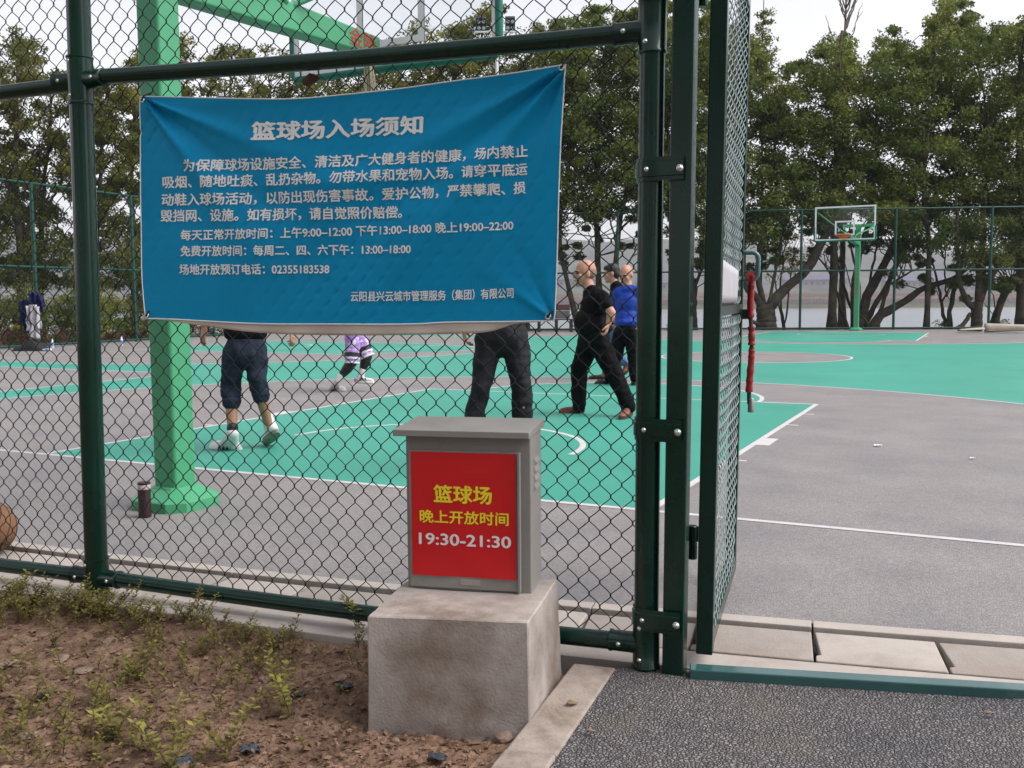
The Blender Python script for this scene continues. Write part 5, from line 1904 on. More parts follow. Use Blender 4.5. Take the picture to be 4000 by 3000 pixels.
# black haired runner behind them
r5, G = person('black haired person in dark top and light blue jeans half hidden between two bald men', 13.9, dict(
    head=(2387, 1068, 0), neck=(2401, 1106, 0), shL=(2424, 1130, -0.14), shR=(2402, 1127, 0.16),
    elL=(2432, 1185, -0.12), wrL=(2415, 1225, -0.2), hdL=(2398, 1240, -0.22), elR=(2398, 1190, 0.24), wrR=(2385, 1230, 0.26), hdR=(2372, 1248, 0.26),
    hipL=(2424, 1290, -0.07), hipR=(2408, 1290, 0.07), knL=(2414, 1398, -0.06), anL=(2457, 1424, -0.02), knR=(2380, 1385, 0.12), anR=(2367, 1462, 0.18)),
    -RH * 0.97 + FH * 0.1 - Zv * 0.1, M_skin, M_blk, M_jean, sleeve=0.6, vox=0.006, hair='short')
ga = gnd(2370, 1481); shoe(r5, ga, ga + nrm(-RH) * 0.26, G['anR'], M_brown, M_bsole)
ga = at(2466, 1432, 13.9); shoe(r5, ga, at(2432, 1470, 13.85), at(2455, 1420, 13.88), M_brown, M_bsole)

# man in dark grey trousers seen from behind
r3, G = person('person in loose dark grey trousers seen from behind above the cabinet', 6.5, dict(
    head=(1962, 925, 0.03), neck=(1960, 1010, 0.0), shL=(1862, 1052, 0.0), shR=(2058, 1052, 0.02),
    elL=(1822, 1190, -0.03), wrL=(1806, 1272, 0.03), hdL=(1818, 1330, 0.04), elR=(2098, 1165, 0.05), wrR=(2075, 1225, 0.18), hdR=(2040, 1225, 0.22),
    hipL=(1915, 1318, 0), hipR=(2008, 1318, 0), knL=(1884, 1488, -0.02), anL=(1820, 1770, 0.0), knR=(2036, 1486, -0.04), anR=(2046, 1775, 0.02)),
    FH, M_skin2, M_blk, M_dkgrey, sleeve=0.6, vox=0.006, hair='short', leg_r=(0.102, 0.070, 0.061), body_r=1.0,
    hands=dict(nL=RH, cL=0.75, tL=FH))
for S, px in (('L', 1818), ('R', 2046)):
    ga = gnd(px, 1842); shoe(r3, ga, ga + nrm(FH + RH * (-0.25 if S == 'L' else 0.25)) * 0.26, G['an' + S], M_bshoe, M_bshoe)

# man in rolled up denim, walking away
r1, G = person('person in rolled up dark denim and white high top shoes by the green pole', 7.5, dict(
    head=(950, 940, 0.02), neck=(955, 1026, 0.0), shL=(868, 1072, -0.02), shR=(1044, 1072, 0.05),
    elL=(818, 1180, -0.05), wrL=(801, 1272, 0.02), hdL=(788, 1340, 0.04), elR=(1100, 1185, 0.05), wrR=(1134, 1282, 0.10), hdR=(1150, 1340, 0.06),
    hipL=(918, 1372, -0.03), hipR=(1000, 1372, 0.03), knL=(900, 1505, 0.05), anL=(909, 1692, 0.0), knR=(1005, 1490, 0.02), anR=(1046, 1648, 0.16)),
    FH * 0.9 - RH * 0.4, M_skin2, M_blk, M_denim, sleeve=0.6, leg='capri', vox=0.005, hair='short', body_r=1.0,
    hands=dict(nL=RH * 0.6 + FH * 0.5, cL=0.35, tL=FH, nR=-RH + FH * .3, cR=0.95, tR=FH))
ga = gnd(943, 1757); shoe(r1, ga, gnd(826, 1752), G['anL'], M_wshoe, M_wsole, 0.050, True, M_bshoe)
ga = at(1080, 1690, 7.62); tt = gnd(1044, 1738); shoe(r1, ga, tt, at(1046, 1640, 7.72), M_wshoe, M_gsole, 0.050, True)
b = MB()
for S in 'L':
    b.caps(G['anL'] + Zv * 0.015, G['anL'] + Zv * 0.045, 0.043, 0.044)
b.build('ankle_sock', M_bshoe, r1, smooth=True)

# running player in purple shorts
r2, G = person('running player in purple and white shorts with black leggings', 12.36, dict(
    head=(1408, 1048, 0), neck=(1398, 1098, 0), shL=(1385, 1122, 0.15), shR=(1398, 1122, -0.15),
    elL=(1360, 1180, 0.2), wrL=(1395, 1215, 0.2), hdL=(1420, 1220, 0.2), elR=(1370, 1190, -0.22), wrR=(1400, 1225, -0.2), hdR=(1424, 1222, -0.2),
    hipL=(1390, 1292, 0.07), hipR=(1378, 1292, -0.07), knL=(1434, 1392, 0.05), anL=(1411, 1462, 0.05), knR=(1374, 1418, -0.10), anR=(1319, 1486, -0.10)),
    RH, M_skin, M_purple, M_purple, sleeve=0.35, leg='shorts', vox=0.006, hair='short', jersey_drop=0.06, body_r=0.86)
M_leg = mat('black_legging', (0.006, 0.006, 0.007), 0.5, 0.2, 12)
for S in 'LR':
    h_, kn, an = G['hip' + S], G['kn' + S], G['an' + S]
    q = kn + (an - kn) * 0.68
    b = MB(); b.chain([h_ + (kn - h_) * .5, kn, kn + (an - kn) * .35, q], [0.082, 0.066, 0.066, 0.047]); remesh('legging', b, 0.008, M_leg, r2, 3)
    b = MB(); b.caps(q + (kn - q) * 0.03, an, 0.046, 0.043); b.build('sock', M_sock, r2, smooth=True)
    # white band with two dark stripes round each leg of the shorts
    e = h_ + (kn - h_) * 0.86; ax = nrm(kn - h_)
    for t, rr, mm, nm in ((0.055, 0.099, M_sock, 'hem_band'), (0.0, 0.100, M_sock, 'hem_band'), (-0.035, 0.1005, M_bshoe, 'hem_stripe'), (-0.06, 0.1005, M_bshoe, 'hem_stripe')):
        MB().lathe([(rr - .02, -0.012), (rr, -0.010), (rr, 0.010), (rr - .02, 0.012)], e + ax * t, 24, ax).build(nm, mm, r2, smooth=True, sharp=50)
ga = gnd(1296, 1523); shoe(r2, ga, gnd(1352, 1528), G['anR'], M_wshoe, M_wsole, 0.045, False, M_bshoe)
ga = at(1386, 1496, 12.41); shoe(r2, ga, at(1460, 1497, 12.38), G['anL'], M_wshoe, M_wsole, 0.045, False, M_bshoe, M_pink)
# ------------------------------------------------------------------ trees and plants
M_bark = mat('bark_dark', (0.060, 0.047, 0.038), 0.95, 0.35, 5, 0.9, 22, 0.15, bdist=0.03, col2=(0.095, 0.08, 0.06), c2scale=2.2)
M_bark2 = mat('bark_pale', (0.12, 0.10, 0.08), 0.95, 0.3, 5, 0.8, 22, 0.15, bdist=0.02)
M_leafR = leaf_mat('leaf_evergreen', (0.038, 0.058, 0.020), (0.125, 0.165, 0.042), (0.36, 0.35, 0.075), 0.48)
M_leafL = leaf_mat('leaf_olive', (0.046, 0.058, 0.020), (0.140, 0.150, 0.040), (0.33, 0.30, 0.068), 0.48)
M_leafY = leaf_mat('leaf_yellow', (0.20, 0.16, 0.03), (0.42, 0.33, 0.06), (0.55, 0.45, 0.10), 0.35)
M_hedge = leaf_mat('leaf_red_hedge', (0.045, 0.022, 0.018), (0.12, 0.055, 0.045), (0.19, 0.10, 0.07), 0.15)
M_flower = leaf_mat('flower_yellow', (0.14, 0.13, 0.02), (0.40, 0.32, 0.02), (0.60, 0.50, 0.03), 0.2)
M_weed = leaf_mat('leaf_weed', (0.10, 0.075, 0.026), (0.185, 0.160, 0.046), (0.32, 0.30, 0.075), 0.36)
M_litter = leaf_mat('leaf_litter_brown', (0.055, 0.030, 0.020), (0.15, 0.088, 0.055), (0.30, 0.20, 0.13), 0.05, 0.8)


def leaf_quads(C, r, n, size, rng, flat=0.65, up=0.35, aspect=0.5, tint=None):
    """n leaves per clump centre C with radius r; returns verts and tints"""
    C = np.asarray(C, float); r = np.asarray(r, float); N = len(C)
    idx = np.repeat(np.arange(N), n)
    M = len(idx)
    d = rng.normal(size=(M, 3)); d /= np.linalg.norm(d, axis=1)[:, None]
    rad = rng.random(M) ** 0.45
    d *= (rad * r[idx])[:, None]; d[:, 2] *= flat
    P = C[idx] + d
    nr = rng.normal(size=(M, 3)); nr[:, 2] += up * 2.2; nr /= np.linalg.norm(nr, axis=1)[:, None]
    a = rng.normal(size=(M, 3)); a -= nr * (a * nr).sum(1)[:, None]; a /= np.linalg.norm(a, axis=1)[:, None]
    b = np.cross(nr, a)
    s = size * rng.uniform(0.65, 1.35, M)
    a *= (s * 0.5)[:, None]; b *= (s * 0.5 * aspect)[:, None]
    dr = nr * (s * 0.10)[:, None]
    V = np.stack([P - a - dr, P + b, P + a - dr, P - b], 1).reshape(-1, 3)
    T = np.full(M, 0.5) if tint is None else np.asarray(tint)[idx]
    T = np.clip(T + rng.normal(scale=0.08, size=M), 0, 1)
    return V, T


def limb3(pts, D, rng, dd=0.0):
    P = []
    for i, (x, y) in enumerate(pts):
        P.append(at(x, y, D + dd * i / max(1, len(pts) - 1)))
    return resamp(cr(P), 16)


def grow(label, base_px, D, limbs, clumps, leafmat, rng, leaf_n=130, leaf_size=0.12, barkm=None, name='tree', group='trees beyond the end fence', twig=0.022, tints=None, flat=0.65):
    """limbs: list of (pixel polyline, width0 px, width1 px, depth drift); clumps: (px, py, D, radius)"""
    barkm = barkm or M_bark
    b0 = at(base_px, 1290, D); b0[2] = -0.05
    root = thing(name, b0, label, 'tree', group)
    b = MB(); LP = []
    for pts, w0, w1, dd in limbs:
        P = limb3(pts, D, rng, dd)
        if pts[0][1] > 1278:
            P[0] = P[0] * 1.0; P[0][2] = -0.12
        n = len(P); k = D / FPX / 2
        sl = np.linalg.norm(P[-1] - P[0]) / n; q_ = min(1.0, sl / 0.16)
        rr = np.linspace(w0, w1, n) * k * (1 + 0.10 * q_ * np.sin(np.arange(n) * 1.9 + w0))
        if pts[0][1] > 1278:
            rr[0] *= 1.35; rr[1] *= 1.12
        for i in range(1, n - 1):
            P[i] = P[i] + rng.normal(scale=0.018, size=3) * q_
        b.tube(P, rr, 8); LP.append(P)
    LPc = np.concatenate(LP) if LP else np.array([b0])
    if clumps:
        C = np.array([at(x, y, d) for x, y, d, _ in clumps]); r = np.array([c[3] for c in clumps])
        for c in C:
            dist = np.linalg.norm(LPc - c + np.array([0, 0, 0.5]), axis=1); q = LPc[dist.argmin()]
            if dist.min() < 2.6:
                mid = (q + c) / 2 + rng.normal(scale=0.12, size=3) + np.array([0, 0, 0.12])
                b.tube([q, mid, c], [twig, twig * 0.8, twig * 0.4], 4, cap=False)
    b.build('trunk', barkm, root, smooth=True, sharp=180)
    if clumps:
        V, T = leaf_quads(C, r, leaf_n, leaf_size, rng, tint=tints, flat=flat)
        quads_obj('crown', V, leafmat, parent=root, tint=T)
    return root


def nz2(x, y, s=0.0):
    return mnoise.noise(Vector((x, y, s)))


# ---- the row beyond the end fence (right half of the view)
SKY_R = [(2060, 120), (2120, 80), (2200, 55), (2290, 35), (2360, 0), (2450, 25), (2520, 10), (2600, -20), (2680, 20), (2760, -10), (2850, 40), (2900, 80), (2950, 170), (3000, 235), (3060, 265), (3100, 225), (3150, 235),
         (3200, 150), (3260, 115), (3310, 120), (3350, 235), (3410, 200), (3455, 60), (3480, 45), (3500, 140), (3560, 175), (3610, 150), (3640, 40), (3700, -20), (3770, -30), (3810, 60), (3850, 125), (3890, 60), (3930, 105), (4000, 60), (4100, 40), (4250, 80)]
BOT_R = [(2060, 900), (2180, 930), (2260, 880), (2400, 850), (2520, 860), (2650, 900), (2800, 940), (2920, 960), (3050, 930), (3110, 860), (3180, 870), (3260, 930), (3330, 830), (3420, 860), (3480, 960), (3560, 1010), (3650, 1020), (3690, 930), (3760, 1040), (3850, 1030), (3950, 1020), (4100, 1010), (4250, 1000)]
TR = [
    dict(px=2255, D=35.5, label='slender tree leaning left behind the bench at the end fence', limbs=[([(2262, 1290), (2220, 1130), (2195, 1000), (2188, 880), (2215, 700), (2250, 480), (2260, 300)], 24, 8, 0.5)]),
    dict(px=2342, D=36.0, label='straight dark trunk tree rising between the two bald men', limbs=[([(2342, 1290), (2337, 1050), (2330, 880), (2328, 700), (2345, 450), (2360, 200)], 30, 10, 0), ([(2330, 900), (2290, 760), (2240, 650)], 12, 5, 0.8)]),
    dict(px=2398, D=35.0, label='slightly leaning tree close left of the round fence post', limbs=[([(2395, 1290), (2402, 1050), (2424, 880), (2447, 740), (2440, 560), (2450, 330)], 28, 9, 0), ([(2410, 960), (2370, 820), (2350, 760)], 9, 4, -.6), ([(2402, 1090), (2470, 1000), (2520, 880)], 8, 4, .6)]),
    dict(px=2700, D=36.5, label='thin stemmed tree glimpsed between the square gate post and gate', limbs=[([(2688, 1290), (2715, 1130), (2770, 980), (2810, 820), (2790, 500)], 14, 6, 0), ([(2705, 1200), (2670, 1050), (2620, 880), (2600, 500)], 14, 6, 0.7), ([(2712, 1290), (2712, 1090)], 24, 22, 0)]),
    dict(px=2995, D=34.5, label='broad forked tree with a thick limb leaning right just beyond the gate handle', limbs=[
        ([(2994, 1290), (2992, 1240), (2985, 1190)], 84, 66, 0), ([(2980, 1210), (2955, 1160), (2915, 1115), (2902, 995), (2893, 898), (2880, 700), (2870, 480)], 34, 12, -.5),
        ([(2998, 1215), (3035, 1160), (3080, 1115), (3140, 1062), (3192, 980), (3240, 890), (3290, 700), (3310, 520), (3300, 330)], 44, 15, .6), ([(3130, 1070), (3165, 1040), (3200, 960), (3225, 880)], 26, 16, .9),
        ([(2985, 1200), (2960, 1080), (2968, 950), (3010, 800), (3030, 500)], 24, 9, .4), ([(2990, 1275), (2950, 1262), (2915, 1232), (2880, 1200)], 20, 8, -.6), ([(3000, 1190), (3030, 1060), (3060, 900), (3100, 700)], 14, 6, .9)]),
    dict(px=3250, D=35.2, label='straight dark trunk standing immediately left of the far hoop pole', limbs=[([(3248, 1292), (3253, 1150), (3257, 1000), (3268, 820), (3270, 640), (3262, 420), (3290, 120)], 34, 12, 0)]),
    dict(px=3345, D=35.8, label='multi stemmed tree fanning out right behind the far hoop pole', limbs=[
        ([(3352, 1290), (3370, 1210), (3395, 1140), (3450, 1040), (3510, 910), (3560, 800), (3600, 640)], 44, 14, .5), ([(3345, 1290), (3335, 1180), (3345, 1050), (3385, 900), (3410, 790), (3420, 560)], 32, 10, -.4),
        ([(3365, 1285), (3420, 1190), (3480, 1080), (3520, 960), (3545, 850)], 24, 10, .9), ([(3312, 1290), (3285, 1200), (3262, 1120), (3225, 1040), (3190, 1000)], 15, 6, -.6), ([(3340, 1230), (3300, 1130), (3275, 1030), (3250, 900)], 13, 6, .8),
        ([(3372, 1230), (3400, 1090), (3425, 960), (3450, 830)], 13, 6, 1.0), ([(3360, 1210), (3350, 1080), (3320, 940), (3330, 800)], 12, 5, .2)]),
    dict(px=3408, D=35.4, label='low tree with one long thin branch reaching right above the water', limbs=[
        ([(3408, 1290), (3425, 1240), (3470, 1212), (3540, 1175), (3600, 1130), (3680, 1105), (3760, 1062), (3830, 1000)], 40, 8, .3), ([(3430, 1240), (3470, 1130), (3500, 1050), (3545, 960)], 18, 7, .6), ([(3395, 1285), (3380, 1250), (3350, 1225)], 14, 6, -.4), ([(3480, 1110), (3560, 1060), (3640, 1030)], 10, 4, -.3)]),
    dict(px=3620, D=34.8, label='slim straight trunk standing alone right of the far hoop', limbs=[([(3618, 1292), (3624, 1150), (3628, 1020), (3622, 860), (3612, 660), (3640, 380), (3650, 140)], 22, 9, 0), ([(3630, 1040), (3600, 1000), (3560, 985)], 8, 4, .3)]),
    dict(px=3705, D=35.6, label='thin V shaped twin stem tree beside the slim straight trunk', limbs=[([(3700, 1290), (3682, 1220), (3672, 1150), (3650, 1060), (3632, 980)], 15, 5, .4), ([(3708, 1290), (3712, 1190), (3740, 1080), (3770, 960), (3790, 760)], 20, 7, -.3), ([(3700, 1160), (3692, 1060), (3690, 940)], 8, 4, 0), ([(3676, 1190), (3710, 1120), (3735, 1070)], 8, 4, .2)]),
    dict(px=3815, D=34.6, label='stout forked tree behind the rolled mat at the right', limbs=[
        ([(3815, 1292), (3815, 1230), (3818, 1180)], 44, 40, 0), ([(3808, 1210), (3775, 1175), (3752, 1120), (3745, 1040), (3738, 900), (3735, 700)], 24, 10, -.4), ([(3822, 1190), (3855, 1110), (3900, 1040), (3960, 1000), (4040, 960)], 30, 12, .5),
        ([(3818, 1190), (3825, 1080), (3840, 950), (3845, 780), (3860, 500)], 24, 9, .4), ([(3842, 1150), (3830, 1070), (3800, 990), (3790, 880)], 14, 6, .8), ([(3790, 1225), (3765, 1265), (3735, 1285)], 16, 18, -.3)]),
    dict(px=3885, D=35.9, label='leaning trunk rising right from behind the rolled mat', limbs=[([(3870, 1292), (3905, 1200), (3945, 1110), (3980, 1060), (4030, 960), (4080, 800)], 30, 10, .3), ([(3880, 1250), (3910, 1150), (3945, 1120)], 8, 4, .5)]),
    dict(px=3988, D=34.9, label='dark straight trunk at the very right edge of the view', limbs=[([(3990, 1292), (3986, 1150), (3990, 1000), (3995, 820), (3980, 500), (3990, 200)], 40, 16, 0), ([(3992, 1090), (4060, 960), (4110, 760)], 24, 8, .4)]),
]
rngR = np.random.default_rng(21)
buckets = [[] for _ in TR]; tb = [[] for _ in TR]
tries = 0; made = 0
while made < 2600 and tries < 80000:
    tries += 1
    x = rngR.uniform(2060, 4230); y = rngR.uniform(-120, 1060)
    top = np.interp(x, *zip(*SKY_R)) + 18 * nz2(x * 0.03, 1.0) ; bot = np.interp(x, *zip(*BOT_R)) + 40 * nz2(x * 0.02, 5.0)
    if y < top + 16 or y > bot: continue
    f = (y - top) / max(bot - top, 1)
    hole = nz2(x / 95.0, y / 75.0, 3.0) + 0.35 * nz2(x / 35.0, y / 35.0, 8.0)
    if hole > 0.46 + 0.25 * (f < 0.15): continue
    # lower half thinner: bare limbs show
    if f > 0.90 and rngR.random() < 0.4: continue
    d = rngR.uniform(33.6, 39.5)
    r = rngR.uniform(0.32, 0.66) * (0.62 if f < 0.10 else 1.0)
    k = min(range(len(TR)), key=lambda i: abs(TR[i]['px'] + (TR[i]['px'] - 3000) * 0 - x + rngR.normal(scale=60)))
    buckets[k].append((x, y, d, r))
    tb[k].append(np.clip(0.22 + 0.55 * max(0, nz2(x / 170, y / 140, 12.0) + 0.25) + 0.20 * (1 - f) * rngR.random() + rngR.normal(scale=0.06), 0, 1))
    made += 1
# thinner sprays hanging lower between the trunks
for _ in range(330):
    x = rngR.uniform(2180, 4200); y = np.interp(x, *zip(*BOT_R)) + rngR.uniform(-60, 130)
    if nz2(x / 70.0, y / 60.0, 17.0) < -0.05 or (3060 < x < 3130): continue
    k = min(range(len(TR)), key=lambda i: abs(TR[i]['px'] - x + rngR.normal(scale=50)))
    buckets[k].append((x, y, rngR.uniform(34.2, 38.5), rngR.uniform(.16, .30))); tb[k].append(rngR.uniform(.1, .45))
for t, c, ti in zip(TR, buckets, tb):
    grow(t['label'], t['px'], t['D'], t['limbs'], c, M_leafR, rngR, 150, 0.125, tints=ti)

# bare tree above the crowns, and a yellow leaved sapling by the fork
def bare_tree():
    D = 40.0; rng = np.random.default_rng(5)
    L = [([(3290, 1290), (3292, 900), (3296, 500), (3300, 200), (3304, 60), (3308, -260)], 26, 3, 0)]
    for k in range(26):
        y0 = rng.uniform(-120, 430); sgn = rng.choice([-1, 1]); ln = rng.uniform(90, 300) * (0.75 if sgn < 0 else 1)
        x0 = np.interp(y0, (-260, 60, 500), (3308, 3304, 3296))
        L.append(([(x0, y0), (x0 + sgn * ln * .16, y0 - ln * .42), (x0 + sgn * ln * .34, y0 - ln)], 7, 1.6, rng.uniform(-1.5, 1.5)))
        for m in range(3):
            q = rng.uniform(.3, .9); xx, yy = x0 + sgn * ln * .34 * q, y0 - ln * q
            L.append(([(xx, yy), (xx + sgn * rng.uniform(5, 30), yy - rng.uniform(20, 60))], 3.4, 1.2, rng.uniform(-.6, .6)))
    grow('leafless tree with thin upright twigs rising above the crowns left of the far hoop', 3290, D, L, [], M_leafR, rng, barkm=M_bark2)


bare_tree()
rngY = np.random.default_rng(8)
cl = [(rngY.normal(3075, 38), rngY.uniform(890, 1080), 36.6 + rngY.uniform(-.8, .8), rngY.uniform(.16, .34)) for _ in range(38)]
grow('small yellow leaved sapling seen left of the far hoop through the fork', 3080, 36.8, [([(3060, 1290), (3050, 1150), (3062, 1000), (3080, 890)], 9, 3, 0), ([(3064, 1290), (3085, 1120), (3105, 960)], 8, 3, .3), ([(3058, 1270), (3030, 1100), (3035, 960)], 7, 3, -.3)],
     cl, M_leafY, rngY, 42, 0.11, twig=0.010, tints=list(rngY.uniform(.2, .9, 38)))

# ---- trees beyond the far fence, seen over the banner
SKY_M = [(560, 185), (640, 165), (720, 135), (760, 190), (820, 205), (880, 160), (940, 150), (1000, 195), (1060, 165), (1110, 195), (1160, 230), (1240, 235), (1300, 205), (1380, 190), (1440, 160), (1480, 105), (1510, 150), (1570, 165), (1610, 120), (1642, 72), (1680, 140), (1740, 100), (1790, 65), (1850, 20), (1900, 30), (1960, 10), (2010, 110), (2070, 100), (2130, 80)]
TM = [(640, 'crown rising just right of the green hoop pole above the banner'), (900, 'tree crown above the banner left of the hanging dark leaf'), (1130, 'tree crown behind the left end of the near backboard'),
      (1400, 'low tree crown behind the middle of the near backboard'), (1640, 'pointed conifer like crown seen through the near backboard glass'), (1850, 'tall airy crown beside the white floodlight mast'), (2050, 'crown at the banner right top corner beyond the end fence')]
rngM = np.random.default_rng(33)
bm_ = [[] for _ in TM]; tm_ = [[] for _ in TM]; made = 0
while made < 560:
    x = rngM.uniform(540, 2150); y = rngM.uniform(0, 760)
    top = np.interp(x, *zip(*SKY_M)) + 14 * nz2(x * 0.04, 2.0)
    if y < top + 12: continue
    if y > 440 and rngM.random() < 0.75: continue
    if nz2(x / 80.0, y / 70.0, 13.0) > 0.22 and not (y > 255 and x > 1150): continue
    k = min(range(len(TM)), key=lambda i: abs(TM[i][0] - x + rngM.normal(scale=30)))
    dd = 38 + 8 * (1 - (x - 540) / 1600) * 0 + rngM.uniform(-1.5, 4)
    bm_[k].append((x, y, dd, rngM.uniform(.28, .58))); tm_[k].append(np.clip(.30 + .6 * max(0, nz2(x / 120, y / 90, 4.0) + .3) + rngM.normal(scale=.08), 0, 1)); made += 1
for (px, lab), c, ti in zip(TM, bm_, tm_):
    L = [([(px, 1290), (px + 8, 900), (px - 6, 600), (px + 4, 250 if px != 1640 else 110)], 34, 5, 0), ([(px + 4, 760), (px + 60, 520), (px + 90, 330)], 14, 4, .8), ([(px, 700), (px - 60, 480), (px - 80, 320)], 14, 4, -.8)]
    grow(lab, px, 39.5, L, c, M_leafL, rngM, 125, 0.13, tints=ti)

# ---- trees beyond the side fence (left)
SKY_L = [(-150, 240), (-60, 200), (0, 215), (30, 165), (60, 95), (95, 140), (130, 150), (160, 200), (200, 255), (260, 285), (330, 240), (370, 270), (420, 300), (480, 260), (540, 200), (600, 180)]
TL = [(-40, 27.5, 'olive tree at the far left edge of the view behind the side fence', [([(-40, 1290), (-30, 900), (-20, 600), (0, 300)], 34, 9, 0)]),
      (95, 30.0, 'peaked olive tree behind the hanging jackets left of the round post', [([(70, 1290), (85, 1000), (60, 760), (62, 500), (70, 200)], 36, 9, 0), ([(80, 960), (140, 800), (160, 600)], 18, 7, .6), ([(75, 880), (20, 700), (0, 560)], 14, 5, -.6)]),
      (165, 32.0, 'forked tree behind the round post at the left', [([(160, 1290), (155, 1000), (165, 800), (190, 560), (200, 380)], 30, 8, 0), ([(158, 900), (215, 760), (270, 640)], 14, 5, .6)]),
      (385, 31.0, 'dark branching tree between the round post and the green hoop pole', [([(380, 1290), (375, 1050), (380, 850), (395, 640), (400, 420)], 30, 8, 0), ([(378, 900), (430, 800), (490, 700)], 15, 6, .5), ([(380, 960), (320, 830), (280, 700)], 13, 5, -.5), ([(385, 780), (440, 690), (520, 640)], 11, 4, .9)]),
      (525, 33.5, 'dense dark tree just left of the banner behind the green hoop pole', [([(520, 1290), (525, 1000), (515, 700), (530, 400)], 28, 8, 0)])]
rngL = np.random.default_rng(44)
bl = [[] for _ in TL]; tl_ = [[] for _ in TL]; made = 0; tries = 0
while made < 950 and tries < 30000:
    tries += 1
    x = rngL.uniform(-160, 640); y = rngL.uniform(80, 1120)
    top = np.interp(x, *zip(*SKY_L)) + 14 * nz2(x * 0.04, 7.0)
    if y < top + 14: continue
    h = nz2(x / 75.0, y / 85.0, 21.0) + 0.5 * nz2(x / 30.0, y / 30.0, 31.0)
    if h > (0.14 if 430 < y < 930 else 0.36): continue
    d = rngL.uniform(29, 35)
    k = min(range(len(TL)), key=lambda i: abs(TL[i][0] - x + rngL.normal(scale=30)))
    bl[k].append((x, y, d, rngL.uniform(.22, .46))); tl_[k].append(np.clip(.22 + .6 * max(0, nz2(x / 110, y / 110, 9.0) + .25) + .15 * (y < 420) + rngL.normal(scale=.07), 0, 1)); made += 1
for (px, D, lab, L), c, ti in zip(TL, bl, tl_):
    grow(lab, px, D, L, c, M_leafL, rngL, 120, 0.105, tints=ti, group='trees beyond the side fence', twig=0.016)

# shrubs, red hedge, yellow flowers beside the side fence
SH = [(-40, 1120, 26.0, 'dark rounded shrub at the far left behind the side fence'), (70, 1150, 26.5, 'dark green shrub behind the navy jackets'), (235, 1130, 27.2, 'yellowish shrub between the jackets and the round post'),
      (300, 1165, 27.0, 'olive shrub hidden partly by the round post'), (420, 1120, 28.5, 'yellow green shrub right of the round post behind the hedge'), (520, 1160, 29.2, 'dark shrub beside the green hoop pole behind the hedge'), (610, 1150, 30.0, 'shrub behind the green hoop pole and banner edge')]
rngS = np.random.default_rng(55)
for i, (px, py, D, lab) in enumerate(SH):
    b0 = at(px, py, D); b0[2] = -0.05
    t = thing('shrub', b0, lab, 'shrub', 'shrubs behind the side fence')
    n = 46
    C = np.stack([rngS.normal(scale=.42, size=n), rngS.normal(scale=.40, size=n), np.abs(rngS.normal(loc=.75, scale=.45, size=n))], 1)
    C = b0 + C[:, :1] * RH + C[:, 1:2] * FH + C[:, 2:] * Zv
    V, T = leaf_quads(C, rngS.uniform(.18, .34, n), 75, 0.075, rngS, tint=np.clip(rngS.normal(.75 if 'yellow' in lab else .30, .12, n), 0, 1))
    quads_obj('foliage', V, M_leafL if 'dark' in lab else M_leafR, parent=t, tint=T)
    b = MB()
    for k in range(7):
        q = C[rngS.integers(n)]; b.tube([b0 + rngS.normal(scale=.06, size=3) * (1, 1, 0), (b0 + q) / 2 + (0, 0, .1), q], [.02, .015, .006], 5)
    b.build('stem', M_bark, t, smooth=True)


def along_side(off, s0, s1, n, rng):
    s = rng.uniform(s0, s1, n); nn = np.array([-d2[1], d2[0], 0])
    return sa + d2 * s[:, None] + nn * (off if np.isscalar(off) else off[:, None])


Ls = np.linalg.norm(sb - sa)
n = 420
C = along_side(rngS.uniform(.35, 1.15, n), 2.5, Ls + 4, n, rngS); C[:, 2] = rngS.uniform(0.05, .40, n)
V, T = leaf_quads(C, np.full(n, .16), 46, 0.055, rngS, tint=rngS.uniform(.2, .8, n))
t = quads_obj('hedge', V, M_hedge, tint=T, org=C.mean(0) * (1, 1, 0), label='low clipped reddish brown hedge along the outside of the side fence', cat='hedge')
n = 260
C = along_side(rngS.uniform(1.1, 1.9, n), 2.5, Ls + 4, n, rngS); C[:, 2] = rngS.uniform(.38, .60, n)
keep = np.array([nz2(c[1] * .9, 3.3) > -.25 for c in C]); C = C[keep]
V, T = leaf_quads(C, np.full(len(C), .14), 34, 0.055, rngS, tint=rngS.uniform(.1, .9, len(C)))
quads_obj('flower_bed', V, M_flower, tint=T, kind='stuff', label='band of yellow flowers above the red hedge', cat='flowers')
# undergrowth under the end fence trees
n = 110
C = np.array([at(rngS.uniform(2150, 4150), 1290, rngS.uniform(34.5, 37)) for _ in range(n)]); C[:, 2] = rngS.uniform(-.05, .22, n)
keep = np.array([nz2(c[0] * .5, 9.0) > 0.12 for c in C]); C = C[keep]
V, T = leaf_quads(C, np.full(len(C), .22), 40, 0.09, rngS, tint=rngS.uniform(.1, .5, len(C)))
quads_obj('undergrowth', V, M_leafR, tint=T, kind='stuff', label='low undergrowth at the foot of the trees beyond the end fence', cat='undergrowth')

# ---- soil bed: weeds, dead leaves, clods and scraps
def soil_at(px, py):
    g = gnd(px, py, -0.05)
    return np.array([g[0], g[1], soil_h(g[0], g[1])])


def in_bed(p):
    off = (p - FPL) @ FN
    xr = 2.95 + (-p[1] - 2.27) * 0.1076
    return off > 0.108 and p[0] < xr - 0.02 and not (2.40 < p[0] and p[1] > -2.93 + (p[0] - 2.5) * .33)


